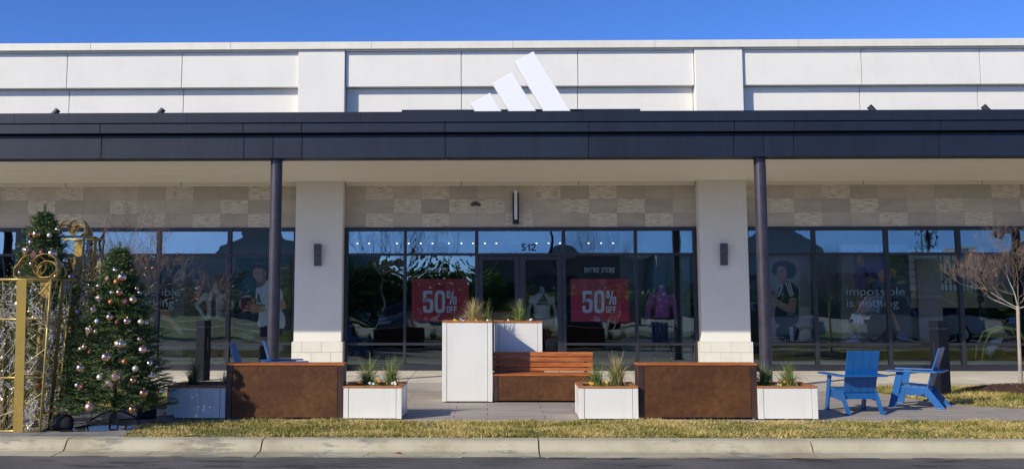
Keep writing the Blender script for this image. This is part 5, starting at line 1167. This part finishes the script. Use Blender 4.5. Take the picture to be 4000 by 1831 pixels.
def mannequin(label, x, y, z, rot, arms, legs, top, sc=1.0, hood=False, zip_open=False, sleeve=True):
    t = thing('mannequin', label, 'mannequin', (x,y,z), rot, 'headless mannequins in the shop windows')
    b = MB(); loft(b, [(.80,0,0,.15,.11),(.92,0,0,.165,.12),(1.05,0,0,.135,.10),(1.18,0,0,.15,.115),(1.32,0,-.01,.175,.12),(1.42,0,0,.16,.085),(1.47,0,0,.07,.06),(1.55,0,.0,.055,.055),(1.60,0,0,.05,.05)])
    LG = [[(s*.085,0,.86),(s*legs*.6,-.02,.48),(s*legs,.01,.07)] for s in (-1,1)]
    for q in LG: b.tube(q, [.095,.058,.036], 14)
    AR = [[(s*.17,0,1.40)]+[(s*p[0],p[1],p[2]) for p in arms] for s in (-1,1)]
    for q in AR:
        b.tube(q, [.052,.042,.030], 12); e = Vector(q[-1]); d = (e-Vector(q[-2])).normalized(); b.tube([e, e+d*.06, e+d*.10], [.026,.034,.022], 10)
        sdv = d.cross(Vector((0,1,0))).normalized()
        for f in (-1.4,-.5,.4,1.2): b.tube([e+d*.09+sdv*.013*f, e+d*.135+sdv*.016*f, e+d*(.17-.008*abs(f))+sdv*.014*f+Vector((0,-.008,0))], [.009,.008,.006], 6)
        b.tube([e+d*.03-sdv*.025, e+d*.07-sdv*.05+Vector((0,-.02,0)), e+d*.10-sdv*.055+Vector((0,-.03,0))], [.010,.009,.007], 6)
    for q in LG: f = Vector(q[-1]); b.tube([f+Vector((0,.03,-.02)), f+Vector((0,-.06,-.04)), f+Vector((0,-.16,-.052))], [.04,.038,.022], 10)
    body_mesh('body', b, 'manne', t, .010)
    p = MB(); loft(p, [(.76,0,0,.165,.125),(.90,0,0,.18,.135),(1.02,0,0,.15,.115)])
    for q in LG: p.tube([q[0], q[1], Vector(q[1]).lerp(Vector(q[2]),.86)], [.108,.070,.050], 14)
    body_mesh('trousers', p, 'tights', t, .014)
    for q in LG: s_ = MB(); f = Vector(q[-1]); s_.tube([f+Vector((0,.045,-.03)), f+Vector((0,-.06,-.042)), f+Vector((0,-.17,-.052)), f+Vector((0,-.19,-.056))], [.050,.046,.032,.012], 12); body_mesh('shoe', s_, 'shoew', t, .012)
    j = MB(); bot = .93 if not zip_open else .86; loft(j, [(bot,0,0,.178,.135),(1.05,0,0,.165,.125),(1.18,0,0,.175,.135),(1.32,0,-.01,.20,.14),(1.41,0,0,.185,.10),(1.465,0,0,.085,.075)]+([(1.54,0,.01,.095,.085)] if hood else []))
    for q in AR:
        if sleeve: j.tube([q[0], q[1], Vector(q[1]).lerp(Vector(q[2]),.9)], [.072,.060,.045], 14)
        else: j.tube([q[0], Vector(q[0]).lerp(Vector(q[1]),.55)], [.075,.070], 14)
    body_mesh('top', j, top, t, .014)
    if zip_open:
        q = MB(); loft(q, [(.88,0,-.075,.075,.075),(1.05,0,-.07,.065,.07),(1.18,0,-.075,.07,.075),(1.32,0,-.082,.075,.075),(1.43,0,-.05,.07,.06)]); body_mesh('undershirt', q, 'tights', t, .012)
    if sleeve:
        for s, q in zip((-1,1), AR):
            st = MB()
            for f in (-.015,0,.015):
                a_, b_, c_ = Vector(q[0]), Vector(q[1]), Vector(q[1]).lerp(Vector(q[2]),.85); st.tube([a_+Vector((s*.055,f-.03,.035)), b_+Vector((s*.060,f-.01,0)), c_+Vector((s*.045,f,0))], .004, 5)
            st.build('sleeve_stripes', 'tights' if top == 'jacket' else 'letterw', t)
    t.scale = (sc,sc,sc); return t
hip = [(.40,.05,1.17),(.22,-.06,.98)]; hang = [(.27,.03,1.14),(.29,-.05,.88)]
pl = MB(); pl.box(-9.9,-4.3,.14,2.4,.013,.10); o = pl.build('display_platform', 'iwall'); tag(o, 'low dark display platform behind the left shop windows', 'platform')
pl = MB(); pl.box(5.75,13.0,.14,3.2,.013,.16); o = pl.build('display_platform', 'ifloor'); tag(o, 'low pale display platform behind the right shop windows', 'platform')
pl = MB(); pl.box(2.6,4.4,.14,2.0,.013,.12); o = pl.build('display_platform', 'ifloor'); tag(o, 'low pale display platform under the mannequin in the purple top', 'platform')
x_, _ = PL(828,1200); mannequin('headless mannequin in a pale open jacket with hands on hips', x_, .62, .10, 0, hip, .13, 'jacket', 1.10, zip_open=True)
x_, _ = PC(2600,1200); mannequin('headless mannequin in a purple hooded top and dark tights', x_+.03, .75, .12, R(-6), hang, .17, 'hoodie', 1.07, hood=True)
mannequin('headless mannequin in a white short sleeved shirt behind the right shop door', 1.27, 1.6, .02, 0, hang, .12, 'tee', 1.12, sleeve=False)
a, b = (1.10,1.60), (1.42,1.68); lx, lz = .26, 1.445
t = thing('chest_print', 'black three bar mark and word on the white shirt behind the door', 'lettering', (1.27,1.425,1.46))
for pts in ([(-.11,0),(-.085,.055),(-.055,.075),(-.02,0)],[(-.01,0),(-.05,.10),(-.01,.13),(.055,0)],[(.065,0),(.0,.16),(.04,.19),(.125,0)]): mb = MB(); mb.prism([(u*.9,v*.9) for u, v in pts], 'y', 0, .003); mb.build('bar', 'inkblack', t)
text_obj('word', 'adidas', -.13, .13, -.075, -.012, 0.001, 'inkblack', t, bold=.02)

# backdrops, ball rack and yellow chair
MT['taupe'] = mat('taupe_display_board', (.42,.38,.33), .8, var=.08, scale=.8); MT['lightbd'] = mat('pale_backdrop', (.82,.86,.82), .7, var=.08, scale=1.2); MT['tan'] = mat('tan_backdrop', (.48,.40,.24), .8, var=.1); MT['teal'] = mat('dark_green_board', (.13,.19,.18), .7, var=.1)
mb = MB(); mb.box(-8.6,-4.25,2.5,2.56,.11,3.6); tag(mb.build('backdrop_board', 'taupe'), 'taupe display board behind the mannequin in the pale jacket', 'display board')
mb = MB(); mb.box(3.15,4.40,2.1,2.16,.13,3.6); tag(mb.build('backdrop_board', 'teal'), 'dark green display board behind the purple mannequin', 'display board')
mb = MB(); mb.box(4.20,4.42,.2,2.0,.125,3.4); tag(mb.build('backdrop_board', 'teal'), 'dark green side board at the right end of the middle windows', 'display board')
mb = MB(); mb.box(5.75,8.9,2.2,2.26,.17,3.6); tag(mb.build('backdrop_board', 'teal'), 'dark board behind the two tall posters in the right windows', 'display board')
Yb = 1.60
def XZ(px, py): return PRi(px, py)
t = thing('factory_backdrop', 'pale gridded factory window backdrop with dark braces in the right windows', 'backdrop', (0,0,0))
a, b = XZ(3560,1194), XZ(3845,996); mb = MB(); mb.box(a[0], b[0], Yb+.02, Yb+.05, XZ(3669,1137)[1], XZ(3669,975)[1]); mb.build('window_panel', 'lightbd', t)
mb = MB(); mb.box(a[0], b[0], Yb+.0, Yb+.05, a[1]-.05, XZ(3669,1138)[1]); mb.build('lower_wall', 'tan', t)
mb = MB()
for k in range(15): x = XZ(3669,1050)[0]+k*.098; mb.box(x-.006-(.008 if k%3==2 else 0), x+.006, Yb-.002, Yb+.018, XZ(3669,1137)[1], XZ(3669,975)[1])
for k in range(7): z = XZ(3669,1137)[1]+k*.165; mb.box(a[0], b[0], Yb-.004, Yb+.016, z-.006, z+.006)
mb.build('grid', 'darkgrey', t)
mb = MB()
for p, q in (((3670,1110),(3742,1046)),((3670,1052),(3745,1120)),((3745,1040),(3795,990))): u, v = XZ(*p), XZ(*q); mb.beam((u[0],Yb-.02,u[1]), (v[0],Yb-.02,v[1]), .02, .03, (0,1,0))
mb.build('brace', 'blackmetal', t)
a, b = XZ(3852,1194), XZ(3944,990); mb = MB(); n = 60
for k in range(n):
    x0 = a[0]+(b[0]-a[0])*k/n; x1 = a[0]+(b[0]-a[0])*(k+1)/n; mb.box(x0, x1-.002, Yb-.03+(.02 if k%2 else 0), Yb+.02, a[1]-.05, b[1])
tag(mb.build('ribbed_panel', 'taupe'), 'ribbed grey panel right of the gridded backdrop', 'display board')
a, b = XZ(3590,1330), XZ(3668,1010); mb = MB(); mb.box(a[0], b[0], Yb-.06, Yb+.0, a[1], b[1]); tag(mb.build('backdrop_board', 'taupe'), 'plain taupe board left of the gridded backdrop', 'display board')
t = thing('ball_rack', 'slanted black rack holding a column of dark exercise balls', 'rack', (XZ(3788,1200)[0], 1.15, .16))
mb = MB(); mb.box(-.25,.50,-.10,.10,.35,.39); mb.tube([(.02,0,.37),(.02,.02,1.95)], .02, 8); mb.tube([(.46,0,.37),(.10,.02,1.15)], .018, 8); mb.tube([(.30,0,.37),(.06,.02,1.15)], .018, 8); mb.tube([(-.2,0,0),(-.2,0,.36)], .02, 8); mb.tube([(.45,0,0),(.45,0,.36)], .02, 8); mb.build('frame', 'blackmetal', t)
for k, py in enumerate((1077,1108.5,1137.5,1168,1211)):
    x, z = PRi(3786,py); mb = MB(); mb.ball((0,0,0), .082, 12); mb.lathe([(.0825,-.004),(.0835,0),(.0825,.004)], (0,0,0), 24)
    tag(mb.build('exercise_ball', 'rubber', smooth=True, loc=(x,1.05,z)), ['topmost','second','middle','fourth','lowest'][k]+' dark exercise ball in the column on the rack', 'ball', 'exercise balls on the window rack')
t = thing('yellow_chair', 'yellow loop framed lounge chair inside the right end window', 'chair', (XZ(3862,1300)[0]-.02, .95, .17)); MT['yellow'] = mat('yellow_lacquer', (.80,.78,.06), .3, var=.05)
mb = MB()
for y in (-.16,.16):
    pts = [(-.55,y,.02),(-.50,y,.30),(-.34,y,.62),(0,y,.74),(.30,y,.66),(.42,y,.40),(.44,y,.02)]; P2_ = []
    for i in range(len(pts)-1):
        for f in (0,.33,.66): P2_.append(tuple(Vector(pts[i]).lerp(Vector(pts[i+1]),f)))
    mb.tube(P2_+[pts[-1]], .024, 10)
mb.build('loop_frame', 'yellow', t, smooth=True); mb = MB(); mb.tube([(-.36,0,.12),(-.20,0,.36),(0,.0,.45)], [.10,.11,.08], 12); mb.build('back_pad', 'lightbd', t, smooth=True)
mb = MB(); mb.box(-.62,.80,-.17,.17,-.045,.0); mb.build('seat_pad', 'yellow', t, bevel=.015)
mb = MB(); loft(mb, [(0,0,0,.11,.10),(.10,0,-.02,.13,.10),(.30,0,-.02,.11,.09),(.5,0,0,.09,.08),(.62,0,0,.04,.03)]); MT['maroon'] = flat('maroon_cloth', (.10,.03,.06), .7)
o = mb.build('boxing_bag', 'maroon', smooth=True, loc=(XZ(3875,1250)[0]-.2,.95,.50), rot=(0,R(72),0)); tag(o, 'dark maroon rolled bag lying across the yellow chair', 'bag')

# shop lights
MT['lamp'] = emit('warm_lamp', (1.0,.86,.62), 1.3)
def shop_light(i, x, y, z):
    mb = MB(); mb.ball((0,0,0), .028, 8, 0, 1, 1, .6); o = mb.build('ceiling_lamp', 'lamp', smooth=True, loc=(x,y,z)); return tag(o, 'small warm round ceiling lamp in the long row behind the transom windows', 'ceiling lamp', 'small ceiling lamps seen through the transoms')
k = 0
for px in [1395,1441,1550,1597,1644,1690,1754,1803,1849,1895,1940,2097,2144,2188,2300,2349,2396,2442,2490]:
    x = (px-2000)/4000*32.2+.7*0 - .62*0; cx_ = -10.987+0; wx = PC(px, 960)[0]; shop_light(k, (wx)*(22.3115+9.8)/(22.3115+.07), 9.8, 3.235); k += 1
MT['shade'] = mat('white_lamp_shade', (.55,.58,.60), .5, var=.03)
for i, (px, py) in enumerate(((1467,935),(1500,958),(1700,922),(1730,944),(1990,930),(2010,950),(2240,932),(2560,925),(2575,948))):
    wx, wz = PC(px, py); f = (22.3115+5.0)/(22.3115+.07); x, z = wx*f, 1.58+(wz-1.58)*f; mb = MB()
    mb.lathe([(.02,.50),(.02,.22),(.14,.18),(.20,.05),(.22,0),(.20,.0),(.13,.16),(.0,.17)], (0,0,0), 24); tag(mb.build('pendant_lamp', 'shade', smooth=True, loc=(x,5.0,z)), 'white domed pendant lamp hanging in the shop behind the transoms', 'pendant lamp', 'white pendant lamps inside the shop')

# ------------------------------------------------------------------ across the street, mirrored in the panes
for k_, c in dict(white=(.62,.63,.65), silver=(.36,.38,.40), navy=(.02,.035,.09), grey=(.10,.105,.11), red=(.25,.02,.02)).items(): MT['car_'+k_] = mat(k_+'_car_paint', c, .25, .2 if k_ != 'white' else 0, var=.03, coat=.8)
def make_car(label, m, suv=False):
    t = thing('parked_car', label, 'car', group='cars parked across the street'); W2 = .90; up = .12 if suv else 0
    bp = [(-2.28,.42),(-2.30,.72),(-2.18,.92+up),(-1.5,.98+up),(1.05,.98+up),(2.0,.84+up),(2.26,.66),(2.28,.38),(2.1,.28),(-2.1,.28)]
    mb = MB(); mb.prism(bp, 'y', -W2, W2); mb.build('body', m, t, bevel=.07, smooth=False)
    top = 1.45+up*2; cb = [(-1.95 if suv else -1.75,.97+up),(1.15,.97+up)]; ct = [(-1.70 if suv else -1.05,top),(.35,top)]
    mb = MB(); vs = []
    for s in (-1,1): vs += [(cb[0][0],s*.86,cb[0][1]),(cb[1][0],s*.86,cb[1][1]),(ct[1][0],s*.68,ct[1][1]),(ct[0][0],s*.68,ct[0][1])]
    mb.add(vs, [(0,1,2,3),(7,6,5,4),(0,4,5,1),(1,5,6,2),(2,6,7,3),(3,7,4,0)]); mb.build('glasshouse', 'carglass', t, bevel=.05)
    mb = MB(); mb.box(ct[0][0]+.04, ct[1][0]-.03, -.66,.66, top-.02, top+.025); mb.build('roof', m, t, bevel=.02)
    for s in (-1,1):
        mb = MB()
        for x0_, x1_ in ((.35,1.15),(-.42,-.30),((-1.70 if suv else -1.05),(-1.95 if suv else -1.75))): mb.beam((x0_, s*.69, top), (x1_, s*.87, .98+up), .05, .07, (1,0,0))
        mb.build('window_pillar', m, t)
        mb = MB(); mb.box(.75,.92,s*.90,s*1.04,1.0+up,1.13+up); mb.build('mirror', m, t, bevel=.03)
        for x in (-1.40,1.38):
            w = bpy.data.objects.new('wheel', None); col.objects.link(w); w.parent = t; w.location = (x, s*.80, .33)
            mb = MB(); M_ = Matrix.Rotation(PI/2,4,'X'); mb.lathe([(.20,-.11),(.31,-.11),(.335,-.07),(.335,.07),(.31,.11),(.20,.11)], (0,0,0), 28); mb.v = [tuple(M_ @ Vector(v)) for v in mb.v]; mb.build('tyre', 'rubber', w, smooth=True)
            mb = MB(); mb.lathe([(.21,-.115),(.19,-.09),(.05,-.105),(.05,.105),(.19,.09),(.21,.115)], (0,0,0), 20); mb.v = [tuple(M_ @ Vector(v)) for v in mb.v]; mb.build('rim', 'chrome', w)
        mb = MB(); mb.box(2.12,2.27,s*.52,s*.84,.66,.78+up*.5); mb.build('headlight', 'headlamp', t, bevel=.02)
        mb = MB(); mb.box(-2.31,-2.18,s*.55,s*.86,.72,.88); mb.build('tail_light', 'maroon', t, bevel=.02)
    return t
specs = [('white parked car mirrored in the right hand windows','car_white',(10.6,-17.9),2,0),('silver parked car mirrored at the far right, behind the white one','car_silver',(16.6,-17.9),-1,1),('navy parked car mirrored in the middle windows, nose towards the shop','car_navy',(4.6,-29.8),88,1),
 ('grey parked car mirrored left of the doors','car_grey',(-4.4,-29.6),91,0),('white parked car further along the car park','car_white',(12.2,-29.9),92,1),('red parked car in the second row of the car park','car_red',(8.5,-41.5),-89,0),('silver parked car in the second row, behind the doors','car_silver',(-1.0,-41.6),90,0),('navy parked car at the far right of the street','car_navy',(22.6,-17.9),1,0)]
for lab, m, (x, y), r_, s_ in specs: c = make_car(lab, m, s_); c.location = (x,y,-.126); c.rotation_euler = (0,0,R(r_))
MT['brick'] = mat('dull_brown_brick', (.32,.24,.19), .85, var=.2, scale=2); MT['farwall'] = mat('grey_stucco_far', (.52,.51,.48), .85, var=.1, scale=.5); MT['farwin'] = mat('dark_far_window', (.02,.025,.03), .1)
def far_building(label, x0, x1, y, h, m, ridge=0):
    t = thing('shop_building', label, 'building', ((x0+x1)/2, y, -.13), 0, 'low buildings across the car park'); w = (x1-x0)/2
    mb = MB(); mb.box(-w,w,-12,0,0,h); mb.build('wall', m, t)
    mb = MB(); mb.box(-w-.4,w+.4,-12.4,.5,h,h+.35)
    if ridge: mb.prism([(-w*.6,h+.35),(w*.6,h+.35),(w*.35,h+.35+ridge*.7),(0,h+.35+ridge),(-w*.35,h+.35+ridge*.7)], 'y', -11, .2)
    mb.build('roof', 'farwall', t)
    n = max(2,int((x1-x0)/4.5))
    for k in range(n):
        cx = -w+(k+.5)*2*w/n; mb = MB(); mb.box(cx-1.3,cx+1.3,.001,.06,.6,3.0); f = mb.build('window', 'darkgrey', t); mb = MB(); mb.box(cx-1.2,cx+1.2,.061,.07,.7,2.9); mb.build('window_glass', 'farwin', f)
        if k % 2: mb = MB(); mb.prism([(.06,3.5),(1.4,3.05),(1.4,3.15),(.06,3.65)], 'x', cx-1.6, cx+1.6); mb.build('awning', 'steel', t)
far_building('long low brown building beyond the lawn, mirrored in the left windows', -64, -34, -74, 5.0, 'brick', 1.2)
far_building('low grey building with a ridged roof mirrored left of the sale posters', -31, -11, -72, 5.3, 'farwall', 1.4)
far_building('low brown building mirrored in the shop doors', -1, 15, -74, 5.0, 'brick', 1.3)
far_building('wide grey building mirrored in the panes right of the doors', 15.6, 36, -72, 5.4, 'farwall', 1.5)
far_building('long brown building mirrored in the right hand windows', 37, 70, -75, 5.6, 'brick', 1.2)
def round_tree(label, x, y, H, seed):
    g = np.random.default_rng(seed); t = thing('leafy_tree', label, 'tree', (x,y,0), 0, 'trees across the car park'); mb = MB()
    mb.tube([(0,0,-.15),(.1,0,H*.35),(0,.1,H*.75)], [.22,.16,.05], 10)
    for a in range(6): mb.tube([(0,0,H*.35),(math.cos(a)*H*.15,math.sin(a)*H*.15,H*.55),(math.cos(a)*H*.25,math.sin(a)*H*.25,H*.72)], [.10,.06,.02], 6)
    mb.build('trunk', 'twig', t, smooth=True); n = 5000; cl = g.normal(0,1,(26,3))*[H*.17,H*.17,H*.15]+[0,0,H*.66]; c = cl[g.integers(0,26,n)]+g.normal(0,H*.055,(n,3))
    u = g.normal(0,1,(n,3)); u /= np.linalg.norm(u,axis=1)[:,None]; v = np.cross(u,g.normal(0,1,(n,3))); v /= np.linalg.norm(v,axis=1)[:,None]; s = H*.016; quads('crown', np.stack([c-u*s,c+v*s*.6,c+u*s,c-v*s*.6],1), 4, 'leafy', t)
HB = MB(); HB.box(-70,74,-69,-67.5,-.1,1.0); sheet_ = None
n = 34000; c = np.stack([np.where(rng.random(n)<.25, rng.uniform(-14,1,n), rng.uniform(-70,74,n)), -66.5+rng.normal(0,.9,n), np.abs(rng.normal(.8,.75,n))],1); c[:,2] += np.where((c[:,0]>-14)&(c[:,0]<1), rng.uniform(0,1.7,n), 0); u = rng.normal(0,1,(n,3)); u /= np.linalg.norm(u,axis=1)[:,None]; v = np.cross(u,rng.normal(0,1,(n,3))); v /= np.linalg.norm(v,axis=1)[:,None]
tag(quads('shrub_belt', np.stack([c-u*.17,c+v*.12,c+u*.17,c-v*.12],1), 4, 'leafy'), 'belt of low dark shrubs beyond the car park, mirrored in the glass', 'shrubs', kind='stuff')
for i, (x, y, H, lb) in enumerate(((-12.5,-67,5.6,'leafy tree at the right end of the grey building across the car park'),(-33,-62,5.5,'leafy tree between the brown and grey buildings on the left'),(36,-64,6,'leafy tree mirrored at the far right'))): round_tree(lb, x, y, H, 50+i)
bare_tree('bare_street_tree', 'bare street tree mirrored beside the left sale poster', -4.6, -46, 8.5, 2.6, 61, 0, .8)
bare_tree('bare_street_tree', 'bare street tree mirrored behind the left sale poster', -7.6, -50, 9.5, 2.8, 62, 0, .9)
bare_tree('bare_street_tree', 'bare street tree mirrored in the shop doors', 6.2, -34, 5.5, 1.9, 63, 0, .9)
def street_lamp(label, x, y, H):
    t = thing('street_lamp', label, 'street lamp', (x,y,0), 0, 'street lamps across the street'); mb = MB(); mb.tube([(0,0,-.13),(0,0,H)], [.09,.06], 12); mb.build('pole', 'steel', t, smooth=True)
    for s in (-1,1): mb = MB(); mb.box(s*.15,s*.85,-.15,.15,H-.06,H+.04); mb.build('lamp_head', 'steel', t, bevel=.02)
    mb = MB(); mb.box(-.2,.2,-.05,.05,H-.05,H+.02); mb.build('arm', 'steel', t)
for i, (x, y, H) in enumerate(((3.4,-33,8.5),(-22,-36,8.5),(24,-34,8.5))): street_lamp(['tall street lamp mirrored right of the door number','tall street lamp mirrored in the left windows','tall street lamp mirrored in the right windows'][i], x, y, H)
